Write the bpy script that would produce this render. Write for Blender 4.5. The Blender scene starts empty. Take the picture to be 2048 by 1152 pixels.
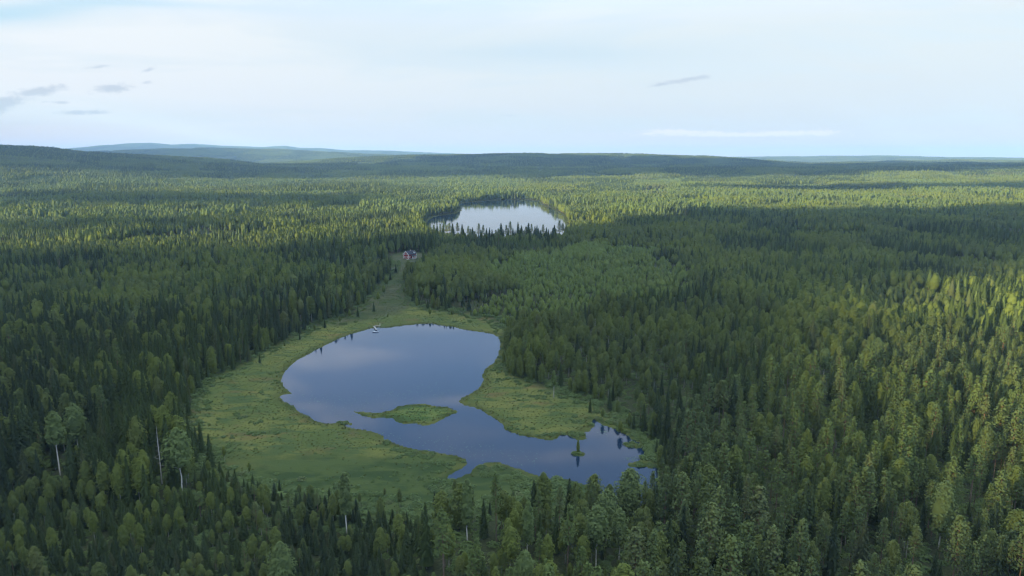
import bpy, bmesh, math, random
import numpy as np
from mathutils import Vector, Matrix, Euler

# ------------------------------------------------------------------ camera, world, sun, exposure
SC = bpy.context.scene
COL = SC.collection
CAM_H = 100.0
FPX = 1365.0
PITCH = math.radians(10.7)
cam_d = bpy.data.cameras.new("camera")
cam_d.sensor_width = 36.0
cam_d.lens = 36.0 * FPX / 2048.0
cam_d.clip_start = 0.5
cam_d.clip_end = 200000.0
cam = bpy.data.objects.new("camera", cam_d)
COL.objects.link(cam)
cam.location = (0, 0, CAM_H)
cam.rotation_euler = (math.radians(90) - PITCH, 0, 0)
SC.camera = cam

SUN_EL = math.radians(13.0)
SUN_H = np.array([-0.79, -0.61])
SUN_H = SUN_H / np.linalg.norm(SUN_H)
sun_d = bpy.data.lights.new("sun", 'SUN')
sun_d.energy = 5.0
sun_d.angle = math.radians(0.5)
sun_d.color = (1.0, 0.83, 0.40)
sun = bpy.data.objects.new("sun", sun_d)
COL.objects.link(sun)
sv = Vector((SUN_H[0] * math.cos(SUN_EL), SUN_H[1] * math.cos(SUN_EL), math.sin(SUN_EL)))
sun.rotation_euler = sv.to_track_quat('Z', 'Y').to_euler()
sun.location = (0, 0, 300)

SC.view_settings.view_transform = 'Standard'
SC.view_settings.look = 'None'
SC.view_settings.exposure = 1.55
SC.view_settings.gamma = 1.0
cy = SC.cycles
cy.max_bounces = 4
cy.diffuse_bounces = 1
cy.glossy_bounces = 2
cy.transmission_bounces = 1
cy.volume_bounces = 0
cy.transparent_max_bounces = 4
cy.use_denoising = True
cy.use_fast_gi = False
cy.caustics_reflective = False
cy.caustics_refractive = False
cy.use_adaptive_sampling = False
SC.render.filter_size = 1.25
cy.pixel_filter_type = 'BLACKMAN_HARRIS'
cy.filter_width = 1.25


class NT:
    """small helper for node trees"""
    def __init__(self, tree):
        self.t = tree
        self.n = tree.nodes
        self.l = tree.links

    def set(self, sock, v):
        if v is None:
            return
        if hasattr(v, 'is_linked') or hasattr(v, 'links'):
            self.l.new(v, sock)
        else:
            sock.default_value = v

    def math(self, op, a, b=None, c=None, clamp=False):
        n = self.n.new('ShaderNodeMath')
        n.operation = op
        n.use_clamp = clamp
        self.set(n.inputs[0], a)
        self.set(n.inputs[1], b)
        if c is not None:
            self.set(n.inputs[2], c)
        return n.outputs[0]

    def mix(self, f, a, b, blend='MIX'):
        n = self.n.new('ShaderNodeMix')
        n.data_type = 'RGBA'
        n.blend_type = blend
        self.set(n.inputs[0], f)
        for s, v in ((n.inputs[6], a), (n.inputs[7], b)):
            if isinstance(v, (tuple, list)):
                v = (*v, 1.0) if len(v) == 3 else v
            self.set(s, v)
        return n.outputs[2]

    def ramp(self, v, lo, hi, a=0.0, b=1.0):
        n = self.n.new('ShaderNodeMapRange')
        n.interpolation_type = 'SMOOTHSTEP'
        self.set(n.inputs[0], v)
        n.inputs[1].default_value = lo
        n.inputs[2].default_value = hi
        n.inputs[3].default_value = a
        n.inputs[4].default_value = b
        return n.outputs[0]

    def noise(self, vec, scale, detail=3.0, rough=0.55, dist=0.0):
        n = self.n.new('ShaderNodeTexNoise')
        if vec is not None:
            self.set(n.inputs['Vector'], vec)
        n.inputs['Scale'].default_value = scale
        n.inputs['Detail'].default_value = detail
        n.inputs['Roughness'].default_value = rough
        n.inputs['Distortion'].default_value = dist
        return n.outputs[0]

    def comb(self, x, y, z):
        n = self.n.new('ShaderNodeCombineXYZ')
        self.set(n.inputs[0], x)
        self.set(n.inputs[1], y)
        self.set(n.inputs[2], z)
        return n.outputs[0]

    def vscale(self, v, s):
        n = self.n.new('ShaderNodeVectorMath')
        n.operation = 'MULTIPLY'
        self.set(n.inputs[0], v)
        n.inputs[1].default_value = s
        return n.outputs[0]


def pix_dir(px, py):
    u = (px - 1024.0) / FPX
    v = (py - 576.0) / FPX
    c, s = math.cos(PITCH), math.sin(PITCH)
    return np.array([u, c - v * s, -s - v * c])


# ---- the sky
world = bpy.data.worlds.new("World")
SC.world = world
world.use_nodes = True
wt = NT(world.node_tree)
for n in list(wt.n):
    wt.n.remove(n)
out = wt.n.new('ShaderNodeOutputWorld')
bg = wt.n.new('ShaderNodeBackground')
wt.l.new(bg.outputs[0], out.inputs[0])
SKY_K = 0.1
bg.inputs[1].default_value = SKY_K
sky = wt.n.new('ShaderNodeTexSky')
sky.sky_type = 'NISHITA'
sky.sun_disc = False
sky.sun_elevation = SUN_EL
sky.sun_rotation = math.atan2(sv.x, sv.y)
sky.altitude = 300
sky.air_density = 1.0
sky.dust_density = 0.6
sky.ozone_density = 2.0
tc = wt.n.new('ShaderNodeTexCoord')
sep = wt.n.new('ShaderNodeSeparateXYZ')
wt.l.new(tc.outputs['Generated'], sep.inputs[0])
X, Y, Z = sep.outputs
Ys = wt.math('MAXIMUM', Y, 0.05)
U = wt.math('DIVIDE', X, Ys)
W = wt.math('DIVIDE', Z, Ys)
Zp = wt.math('MAXIMUM', Z, 0.02)
# streaks of high cloud: coordinates on a flat layer overhead
lay = wt.comb(wt.math('DIVIDE', X, wt.math('ADD', Zp, 0.12)), wt.math('DIVIDE', Y, wt.math('ADD', Zp, 0.12)), 0.0)
n1 = wt.noise(wt.vscale(lay, (0.55, 1.0, 1.0)), 0.9, 5.0, 0.55, 0.6)
n2 = wt.noise(wt.comb(wt.math('MULTIPLY', U, 1.6), wt.math('MULTIPLY', W, 11.0), 3.3), 1.3, 5.0, 0.55, 0.8)
# how much veil of thin white cloud there is, by elevation
low = wt.ramp(Z, 0.16, 0.30, 1.0, 0.0)
high = wt.ramp(Z, 0.50, 0.85, 0.0, 1.0)
leftw = wt.ramp(U, -0.75, 0.25, 1.0, 0.0)
cover = wt.math('ADD', wt.math('MULTIPLY', low, 0.66), wt.ramp(n1, 0.44, 0.70, 0.0, 0.50))
cover = wt.math('ADD', cover, wt.math('MULTIPLY', wt.math('MULTIPLY', wt.ramp(n2, 0.35, 0.65, -0.12, 0.34), low), 1.0), clamp=True)
cover = wt.math('MINIMUM', wt.math('ADD', cover, wt.math('MULTIPLY', wt.math('MULTIPLY', leftw, low), 0.14)), 0.97)
def gauss(px, py, sx, sy, rot=0.0):
    d = pix_dir(px, py)
    u0, w0 = d[0] / d[1], d[2] / d[1]
    du = wt.math('SUBTRACT', U, u0)
    dw = wt.math('SUBTRACT', W, w0)
    c, s = math.cos(rot), math.sin(rot)
    a = wt.math('ADD', wt.math('MULTIPLY', du, c * FPX / sx), wt.math('MULTIPLY', dw, s * FPX / sx))
    b = wt.math('SUBTRACT', wt.math('MULTIPLY', dw, c * FPX / sy), wt.math('MULTIPLY', du, s * FPX / sy))
    r2 = wt.math('ADD', wt.math('MULTIPLY', a, a), wt.math('MULTIPLY', b, b))
    return wt.math('EXPONENT', wt.math('MULTIPLY', r2, -1.0))


veil_left = (3.23, 3.32, 3.38)
veil_right = (2.86, 3.12, 3.18)
veil = wt.mix(leftw, veil_right, veil_left)
# towards the horizon the air turns grey-blue
hz = wt.ramp(Z, 0.0, 0.075, 1.0, 0.0)
veil = wt.mix(wt.math('MULTIPLY', hz, 0.5), veil, (2.85, 2.93, 2.80))
lowblue = wt.mix(low, (1.9, 3.2, 5.3), (2.35, 2.76, 3.02))
deep = wt.mix(0.85, sky.outputs[0], lowblue)
veil2 = wt.mix(low, (3.36, 3.95, 5.38), veil)
col = wt.mix(cover, deep, veil2)
col = wt.mix(wt.ramp(Z, -0.01, 0.050, 0.75, 0.0), col, (4.0, 3.0, 2.65))
n3 = wt.noise(wt.comb(wt.math('MULTIPLY', U, 2.6), wt.math('MULTIPLY', W, 12.0), 8.1), 1.4, 5.0, 0.55, 0.9)
mid_el = wt.math('MULTIPLY', wt.ramp(W, 0.22, 0.27), wt.ramp(W, 0.36, 0.60, 1.0, 0.0))
col = wt.mix(wt.math('MULTIPLY', wt.math('MULTIPLY', mid_el, wt.ramp(n3, 0.44, 0.66)), 0.95), col, (4.7, 5.2, 6.1))
col = wt.mix(wt.math('MULTIPLY', high, 0.85), col, (10.2, 11.2, 12.2))
streak = wt.math('MULTIPLY', wt.math('ADD', gauss(40, 24, 190, 22, 0.08), wt.math('MULTIPLY', gauss(330, 8, 240, 9, -0.05), 0.45)), wt.ramp(n2, 0.3, 0.6, 0.45, 1.0))
col = wt.mix(wt.math('MULTIPLY', streak, 0.95), col, (1.47, 2.52, 3.15))
col = wt.mix(wt.math('MULTIPLY', gauss(1060, 105, 330, 22), 0.5), col, (2.18, 2.77, 3.15))
# small grey clouds low on the left, one thin one right of the middle
nb = wt.noise(wt.comb(wt.math('MULTIPLY', U, 14.0), wt.math('MULTIPLY', W, 34.0), 1.7), 2.2, 5.0, 0.6, 0.4)
g = None
for (px, py, sx, sy, rot, k) in ((10, 208, 60, 17, 0.3, 1.1), (70, 184, 75, 10, 0.12, 1.0), (226, 176, 42, 11, 0.1, 1.0),
                                 (170, 225, 62, 6, 0.0, 0.95), (292, 165, 14, 5, 0.1, 0.8), (296, 140, 18, 5, 0.3, 0.75),
                                 (195, 134, 30, 4, 0.1, 0.6), (1370, 160, 60, 6, 0.13, 0.95), (1330, 167, 40, 4, 0.2, 0.8),
                                 (1018, 231, 24, 3, 0.0, 0.6), (120, 205, 30, 4, 0.0, 0.8)):
    e = wt.math('MULTIPLY', gauss(px, py, sx, sy, rot), k)
    g = e if g is None else wt.math('MAXIMUM', g, e)
gm = wt.ramp(wt.math('ADD', wt.math('MULTIPLY', g, 0.75), wt.math('ADD', wt.math('MULTIPLY', nb, 0.8), wt.math('MULTIPLY', wt.math('SUBTRACT', wt.noise(wt.comb(wt.math('MULTIPLY', U, 40.0), wt.math('MULTIPLY', W, 90.0), 2.2), 1.5, 4.0, 0.6, 0.5), 0.5), 0.8))), 0.60, 1.15)
col = wt.mix(wt.math('MULTIPLY', gm, 0.75), col, (1.97, 2.23, 2.52))
# white cumulus bank above the right horizon
g = None
for (px, py, sx, sy) in ((1470, 269, 190, 4.5), (1340, 264, 50, 6), (1560, 267, 60, 6), (1640, 266, 38, 6.5), (1380, 266, 35, 6), (1430, 267, 22, 5.5), (1600, 267, 16, 6), (1300, 267, 18, 3)):
    e = gauss(px, py, sx, sy)
    g = e if g is None else wt.math('MAXIMUM', g, e)
nc = wt.noise(wt.comb(wt.math('MULTIPLY', U, 60.0), wt.math('MULTIPLY', W, 120.0), 4.4), 1.6, 5.0, 0.6, 0.3)
wm = wt.ramp(wt.math('ADD', wt.math('MULTIPLY', g, 0.7), wt.math('MULTIPLY', nc, 1.0)), 0.62, 1.12)
col = wt.mix(wt.math('MULTIPLY', wm, 0.95), col, (3.7, 3.6, 3.7))
wt.l.new(col, bg.inputs[0])

# ------------------------------------------------------------------ helpers
RNG = np.random.default_rng(7)
random.seed(7)


def unproj(px, py, z=0.0):
    d = pix_dir(px, py)
    t = (z - CAM_H) / d[2]
    return np.array([d[0] * t, d[1] * t])


def proj(x, y, z):
    """world -> photograph pixel (2048 wide)"""
    c, s = math.cos(PITCH), math.sin(PITCH)
    dz = z - CAM_H
    f = y * c - dz * s
    u = y * s + dz * c
    f = np.maximum(f, 1e-3)
    return 1024 + FPX * x / f, 576 - FPX * u / f


def poly(pts, z=0.0):
    return np.array([unproj(a, b, z) for a, b in pts])


def sdf(P, x, y):
    """signed distance, negative inside"""
    x = np.asarray(x, float).ravel()
    y = np.asarray(y, float).ravel()
    res = np.empty(len(x))
    A = P
    B = np.roll(P, -1, axis=0)
    for i in range(0, len(x), 20000):
        px = x[i:i + 20000, None]
        py = y[i:i + 20000, None]
        ex, ey = (B - A)[:, 0], (B - A)[:, 1]
        wx, wy = px - A[:, 0], py - A[:, 1]
        t = np.clip((wx * ex + wy * ey) / (ex * ex + ey * ey + 1e-9), 0, 1)
        d2 = ((wx - ex * t) ** 2 + (wy - ey * t) ** 2).min(axis=1)
        c1 = (A[:, 1] > py) != (B[:, 1] > py)
        xi = A[:, 0] + (py - A[:, 1]) * ex / np.where(np.abs(ey) < 1e-9, 1e-9, ey)
        ins = (c1 & (px < xi)).sum(axis=1) % 2 == 1
        d = np.sqrt(d2)
        res[i:i + 20000] = np.where(ins, -d, d)
    return res


def sstep(v, a, b):
    t = np.clip((v - a) / (b - a), 0, 1)
    return t * t * (3 - 2 * t)


def vnoise(x, y, seed=0):
    """smooth value noise 0..1"""
    xi = np.floor(x).astype(np.int64)
    yi = np.floor(y).astype(np.int64)
    fx, fy = x - xi, y - yi
    fx = fx * fx * (3 - 2 * fx)
    fy = fy * fy * (3 - 2 * fy)

    def h(a, b):
        n = (a * 374761393 + b * 668265263 + seed * 974634777) & 0x7fffffff
        n = ((n ^ (n >> 13)) * 1274126177) & 0x7fffffff
        n = n ^ (n >> 16)
        return (n & 0xffff) / 65535.0
    return (h(xi, yi) * (1 - fx) + h(xi + 1, yi) * fx) * (1 - fy) + (h(xi, yi + 1) * (1 - fx) + h(xi + 1, yi + 1) * fx) * fy


def fnoise(x, y, s, seed=0, oct=3):
    v = 0
    a = 0.5
    tot = 0
    for k in range(oct):
        v = v + a * vnoise(x / s * 2 ** k, y / s * 2 ** k, seed + k * 17)
        tot += a
        a *= 0.5
    return v / tot


def tag(o, label=None, cat=None, group=None, kind=None):
    if label:
        o['label'] = label
    if cat:
        o['category'] = cat
    if group:
        o['group'] = group
    if kind:
        o['kind'] = kind
    return o


def np_mesh(name, verts, faces, mats=(), mat_idx=None, smooth=False, nrm=None):
    """faces: (n,3) or (n,4) array, or a list of arrays of both"""
    me = bpy.data.meshes.new(name)
    if not isinstance(faces, list):
        faces = [faces]
    faces = [f for f in faces if len(f)]
    nl = sum(f.size for f in faces)
    nf = sum(len(f) for f in faces)
    me.vertices.add(len(verts))
    me.vertices.foreach_set('co', np.asarray(verts, np.float32).ravel())
    me.loops.add(nl)
    me.loops.foreach_set('vertex_index', np.concatenate([f.ravel() for f in faces]).astype(np.int32))
    me.polygons.add(nf)
    tot = np.concatenate([np.full(len(f), f.shape[1]) for f in faces])
    st = np.concatenate([[0], np.cumsum(tot)[:-1]])
    me.polygons.foreach_set('loop_start', st.astype(np.int32))
    if mat_idx is not None:
        me.polygons.foreach_set('material_index', np.asarray(mat_idx, np.int32))
    me.polygons.foreach_set('use_smooth', np.full(nf, smooth))
    for m in mats:
        me.materials.append(m)
    me.update(calc_edges=True)
    me.validate()
    if nrm is not None:
        full = np.zeros((len(verts), 3), np.float32)
        full[:len(nrm)] = nrm
        me.normals_split_custom_set_from_vertices([tuple(v) for v in full.tolist()])
    return me


def link(name, me, parent=None):
    o = bpy.data.objects.new(name, me)
    COL.objects.link(o)
    if parent is not None:
        o.parent = parent
    return o


def empty(name, loc=(0, 0, 0), rz=0.0, parent=None):
    o = bpy.data.objects.new(name, None)
    COL.objects.link(o)
    o.location = loc
    o.rotation_euler = (0, 0, rz)
    o.empty_display_size = 0.5
    if parent is not None:
        o.parent = parent
    return o


# ------------------------------------------------------------------ materials
def new_mat(name):
    m = bpy.data.materials.new(name)
    m.use_nodes = True
    t = NT(m.node_tree)
    b = m.node_tree.nodes['Principled BSDF']
    return m, t, b


def simple_mat(name, c, rough=0.7, var=0.25, scale=2.0):
    m, t, b = new_mat(name)
    tcn = t.n.new('ShaderNodeTexCoord')
    n = t.noise(tcn.outputs['Object'], scale, 4)
    c2 = tuple(v * (1 - var) for v in c)
    c3 = tuple(min(1, v * (1 + var)) for v in c)
    t.l.new(t.mix(t.ramp(n, 0.3, 0.7), c2, c3), b.inputs['Base Color'])
    b.inputs['Roughness'].default_value = rough
    b.inputs['Specular IOR Level'].default_value = 0.25
    return m


def foliage_mat(name, c_dark, c_light, c_alt, rough=0.75, transl=0.18):
    m, t, b = new_mat(name)
    oi = t.n.new('ShaderNodeObjectInfo')
    tcn = t.n.new('ShaderNodeTexCoord')
    geo = t.n.new('ShaderNodeNewGeometry')
    n = t.noise(tcn.outputs['Object'], 0.55, 2.0)
    f = t.math('ADD', t.math('MULTIPLY', oi.outputs['Random'], 0.62), t.math('MULTIPLY', t.ramp(n, 0.3, 0.7), 0.38))
    c = t.mix(f, c_dark, c_light)
    # whole stands differ a little
    st = t.noise(t.vscale(oi.outputs['Location'], (0.012, 0.012, 0.0)), 1.0, 2.0)
    c = t.mix(t.math('MULTIPLY', t.ramp(st, 0.40, 0.58), 0.8), c, c_alt)
    wn = t.n.new('ShaderNodeTexWhiteNoise')
    wn.noise_dimensions = '1D'
    t.l.new(t.math('MULTIPLY', oi.outputs['Random'], 91.7), wn.inputs['W'])
    c = t.mix(t.ramp(wn.outputs['Value'], 0.9, 1.0, 0.0, 0.4), c, (0.10, 0.105, 0.05))
    t.l.new(c, b.inputs['Base Color'])
    b.inputs['Roughness'].default_value = rough
    b.inputs['Specular IOR Level'].default_value = 0.12
    tr = t.n.new('ShaderNodeBsdfTranslucent')
    t.l.new(t.mix(0.6, c, (0.13, 0.18, 0.03)), tr.inputs[0])
    mx = t.n.new('ShaderNodeMixShader')
    mx.inputs[0].default_value = transl
    t.l.new(b.outputs[0], mx.inputs[1])
    t.l.new(tr.outputs[0], mx.inputs[2])
    t.l.new(mx.outputs[0], t.n['Material Output'].inputs[0])
    return m


def bark_mat(name, kind):
    m, t, b = new_mat(name)
    tcn = t.n.new('ShaderNodeTexCoord')
    s = t.n.new('ShaderNodeSeparateXYZ')
    t.l.new(tcn.outputs['Object'], s.inputs[0])
    n = t.noise(t.vscale(tcn.outputs['Object'], (3, 3, 1.2)), 2.0, 4)
    if 'birch' in kind:
        w_ = (0.52, 0.50, 0.46) if kind == 'birch' else (0.26, 0.25, 0.22)
        c = t.mix(t.ramp(n, 0.56, 0.64), w_, (0.06, 0.055, 0.05))
        c = t.mix(t.ramp(s.outputs[2], 0.0, 2.0, 0.6, 0.0), c, (0.08, 0.07, 0.06))
    elif kind == 'pine':
        c = t.mix(t.ramp(n, 0.35, 0.65), (0.10, 0.075, 0.055), (0.18, 0.14, 0.11))
        c = t.mix(t.ramp(s.outputs[2], 5.0, 9.0), c, (0.17, 0.105, 0.070))
    else:
        c = t.mix(t.ramp(n, 0.35, 0.65), (0.09, 0.075, 0.06), (0.16, 0.14, 0.12))
    t.l.new(c, b.inputs['Base Color'])
    b.inputs['Roughness'].default_value = 0.85
    b.inputs['Specular IOR Level'].default_value = 0.15
    return m


M_SPRUCE = foliage_mat('spruce needles', (0.015, 0.026, 0.014), (0.035, 0.054, 0.023), (0.042, 0.064, 0.018))
M_PINE = foliage_mat('pine needles', (0.045, 0.070, 0.029), (0.092, 0.123, 0.044), (0.081, 0.116, 0.033))
M_BIRCH = foliage_mat('birch leaves', (0.046, 0.068, 0.023), (0.104, 0.131, 0.038), (0.108, 0.139, 0.029), transl=0.28)
M_PALEBIRCH = foliage_mat('pale birch leaves', (0.075, 0.105, 0.040), (0.105, 0.145, 0.050), (0.095, 0.135, 0.045), transl=0.28)
M_YOUNGLEAF = foliage_mat('young birch leaves', (0.083, 0.120, 0.032), (0.136, 0.177, 0.042), (0.112, 0.159, 0.042), transl=0.28)
M_SHRUB = foliage_mat('shrub leaves', (0.043, 0.073, 0.027), (0.083, 0.122, 0.040), (0.075, 0.112, 0.037))
M_BOGTUFT = foliage_mat('sedge', (0.058, 0.071, 0.021), (0.078, 0.090, 0.025), (0.078, 0.082, 0.026), transl=0.1)
B_BIRCH = bark_mat('birch bark', 'grey birch')
B_WHITE = bark_mat('white birch bark', 'birch')
B_PINE = bark_mat('pine bark', 'pine')
B_SPRUCE = bark_mat('spruce bark', 'spruce')
B_DEAD = simple_mat('bleached dead wood', (0.34, 0.33, 0.31), 0.8, 0.25, 3)

# ------------------------------------------------------------------ traced shorelines and stands
POND = poly([(752, 655), (775, 656), (800, 652), (830, 649), (862, 647), (885, 652), (905, 654), (930, 660), (960, 664), (985, 668),
             (998, 675), (1001, 690), (997, 712), (985, 728), (970, 738), (965, 752), (968, 763), (960, 775), (945, 785), (925, 796),
             (917, 804), (930, 810), (950, 815), (965, 822), (985, 835), (1005, 848), (1012, 860), (1025, 867), (1048, 872), (1075, 877),
             (1098, 881), (1110, 878), (1120, 870), (1140, 873), (1155, 880), (1170, 879), (1174, 872), (1165, 864), (1178, 863),
             (1188, 853), (1180, 838), (1190, 838), (1205, 850), (1225, 858), (1245, 865), (1262, 878), (1280, 888), (1295, 903),
             (1290, 912), (1278, 920), (1258, 926), (1256, 932), (1275, 936), (1292, 934), (1312, 938), (1316, 955), (1310, 985),
             (1295, 1005), (1265, 1018), (1232, 1014), (1207, 1003), (1195, 988), (1178, 974), (1155, 964), (1130, 957), (1105, 958),
             (1085, 955), (1060, 945), (1040, 938), (1015, 930), (1000, 924), (975, 923), (957, 930), (940, 946), (918, 956), (898, 962),
             (898, 952), (912, 943), (926, 936), (936, 928), (930, 918), (915, 912), (890, 908), (860, 903), (820, 897), (805, 893),
             (785, 885), (770, 880), (765, 872), (750, 866), (730, 860), (700, 855), (688, 850), (704, 851), (709, 847), (690, 842),
             (672, 846), (650, 846), (630, 843), (620, 833), (605, 828), (590, 815), (570, 803), (559, 795), (565, 788), (584, 787),
             (570, 777), (563, 765), (563, 752), (570, 742), (585, 728), (592, 722), (600, 717), (620, 707), (650, 690), (690, 672),
             (720, 663), (742, 657)])
ISLAND = poly([(708, 823), (730, 824), (760, 826), (785, 820), (798, 812), (820, 809), (850, 808), (870, 812), (895, 814), (912, 820),
               (914, 827), (895, 833), (880, 841), (865, 848), (848, 852), (825, 846), (805, 849), (795, 843), (785, 837), (760, 836),
               (745, 837), (725, 832)])
ISLET = poly([(1143, 905), (1155, 902), (1168, 905), (1170, 910), (1158, 913), (1146, 911)])
ISLET2 = poly([(1243, 889), (1265, 884), (1287, 890), (1281, 897), (1258, 896)])
LAKE = poly([(856, 441), (866, 435), (880, 431), (912, 427), (925, 420), (908, 413), (914, 408), (945, 404), (981, 401), (1020, 399.5),
             (1052, 399), (1077, 402), (1081, 409), (1100, 415), (1112, 423), (1126, 432), (1131, 450), (1126, 468), (1115, 480),
             (1080, 483), (1000, 482), (930, 480), (880, 474), (866, 463), (852, 450)])
BOG = poly([(396, 800), (418, 768), (475, 738), (545, 698), (605, 668), (662, 645), (705, 630), (738, 606), (752, 585), (768, 565),
            (788, 548), (790, 530), (790, 518), (810, 510), (862, 512), (866, 526), (828, 545), (812, 562), (806, 590), (822, 612),
            (870, 624), (930, 632), (985, 643), (1006, 660), (1012, 690), (1010, 722), (1000, 738), (1060, 768), (1125, 792),
            (1185, 812), (1215, 834), (1252, 856), (1298, 882), (1312, 925), (1320, 965), (1305, 1015), (1250, 1036), (1170, 1036),
            (1050, 1034), (940, 1040), (860, 1058), (750, 1042), (650, 1016), (560, 996), (480, 968), (415, 935), (385, 895), (380, 850)])
CLEARING = poly([(985, 610), (990, 560), (1060, 528), (1150, 508), (1230, 502), (1320, 510), (1375, 540), (1370, 590), (1290, 615),
                 (1190, 632), (1090, 645), (1010, 640)])
LOWSTAND = poly([(868, 478), (1160, 482), (1215, 500), (1200, 528), (1050, 530), (960, 520), (880, 512)])
YOUNG = poly([(-400, 1010), (0, 985), (150, 1000), (300, 1040), (425, 940), (560, 1000), (750, 1046), (862, 1060), (900, 1300),
              (1000, 2200), (-3000, 2200)])
DARK = poly([(-500, 640), (0, 640), (300, 655), (520, 655), (640, 652), (600, 675), (480, 740), (385, 800), (370, 900), (425, 940), (300, 1040), (150, 1000), (0, 985), (-500, 1010)])
PINES = poly([(1330, 905), (1450, 850), (1560, 790), (1700, 770), (2150, 700), (3500, 900), (3500, 2200), (1150, 2200), (900, 1300),
              (860, 1085), (1050, 1060), (1250, 1055), (1330, 1000)])
MEADOW = poly([(660, 640), (735, 606), (742, 585), (758, 565), (778, 548), (784, 530), (788, 518), (810, 508), (866, 512), (866, 528),
               (838, 546), (822, 562), (816, 590), (832, 608), (800, 628), (740, 640), (680, 652)])


def water_sd(x, y):
    x = np.asarray(x, float).ravel()
    y = np.asarray(y, float).ravel()
    r = np.full(len(x), 500.0)
    m = (np.abs(x) < 260) & (y > 120) & (y < 520)
    if m.any():
        a = sdf(POND, x[m], y[m])
        for P in (ISLAND, ISLET, ISLET2):
            a = np.maximum(a, -sdf(P, x[m], y[m]))
        r[m] = a
    m = (np.abs(x) < 500) & (y > 700) & (y < 1900)
    if m.any():
        r[m] = np.minimum(r[m], sdf(LAKE, x[m], y[m]))
    return r


RIDGES = [  # crest as (px, py), distance, sigma of the range profile towards / away from the camera
    ([(-1200, 285), (-300, 284), (0, 294), (80, 298), (140, 303), (220, 308), (330, 314), (450, 319), (520, 330)], 4300, 1100, 1500),
    ([(100, 330), (160, 305), (240, 300), (330, 297), (430, 297), (560, 300), (640, 304), (740, 310), (860, 315), (960, 325)], 8200, 1300, 1500),
    ([(60, 330), (130, 299), (200, 293), (260, 288), (300, 287), (345, 291), (390, 289), (430, 292), (480, 294), (530, 295),
      (572, 293), (600, 297), (640, 297.5), (690, 302), (800, 304), (880, 307), (1000, 312), (1200, 322)], 15000, 1800, 2500),
    ([(520, 330), (650, 319), (750, 314), (850, 311), (980, 309), (1100, 308), (1250, 309.5), (1380, 312), (1500, 318), (1620, 328)], 5200, 1000, 1400),
    ([(1200, 326), (1300, 317), (1400, 316), (1520, 315.5), (1650, 313.5), (1780, 313), (1900, 316), (2048, 317), (2300, 314), (2700, 318)], 12500, 2500, 3000),
    ([(1500, 340), (1620, 326), (1750, 323.5), (1900, 322), (2050, 323), (2300, 320), (2600, 325)], 7200, 1000, 1400),
    ([(-600, 338), (0, 336), (300, 340), (500, 342), (700, 341), (860, 338), (1000, 337), (1200, 339), (1400, 337), (1600, 339), (2100, 338), (2600, 338)], 3500, 500, 700),
]


def ridge_h(x, y, wobble=True):
    r = np.hypot(x, y)
    az = np.arctan2(x, np.maximum(y, 1.0))
    front = sstep(y / np.maximum(r, 1), 0.2, 0.5)
    h = np.zeros(len(r))
    for pts, R, s0, s1 in RIDGES:
        azs, hs = [], []
        for px, py in pts:
            d = pix_dir(px, py)
            azs.append(math.atan2(d[0], d[1]))
            t = R / math.hypot(d[0], d[1])
            hs.append(CAM_H + d[2] * t - (13 if R < 9000 else 8))
        hh = np.interp(az, azs, hs)
        Rw = R * (1 + 0.10 * (fnoise(az * 9, az * 0 + R * .01, 1.0, 5) - 0.5))
        s = np.where(r < Rw, s0, s1)
        h = np.maximum(h, np.maximum(hh, 0) * np.exp(-((r - Rw) / s) ** 2))
    return h * front


def ground_h(x, y, wsd=None):
    x = np.asarray(x, float).ravel()
    y = np.asarray(y, float).ravel()
    if wsd is None:
        wsd = water_sd(x, y)
    r = np.hypot(x, y)
    near = 0.5 + 3.0 * (fnoise(x, y, 160, 1) - 0.3) * sstep(wsd, 3, 60)
    amp = 14 * sstep(r, 1000, 3200)
    z = near + amp * (fnoise(x + 900, y, 900, 2) - 0.35)
    z = z + ridge_h(x, y)
    z = z + 1.2 * (fnoise(x, y, 14, 4, 2) - 0.5) * sstep(wsd, 6, 30)
    # gentle slope up to the cottage
    hx, hy = HOUSE_XY
    z = z + 2.5 * np.exp(-(((x - hx) / 60) ** 2 + ((y - hy) / 80) ** 2))
    z = np.maximum(z, 0.16)
    bank = 0.14 + np.clip(wsd, 0, 8) * 0.02 + 0.06 * fnoise(x, y, 2.5, 9, 2)
    k = sstep(wsd, 2, 22)
    land = bank * (1 - k) + z * k
    wet = -0.1 - np.clip(-wsd, 0, 6) * 0.3
    zz = np.where(wsd > 0, land, wet)
    return zz


HOUSE_XY = unproj(820, 524.5)

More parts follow.
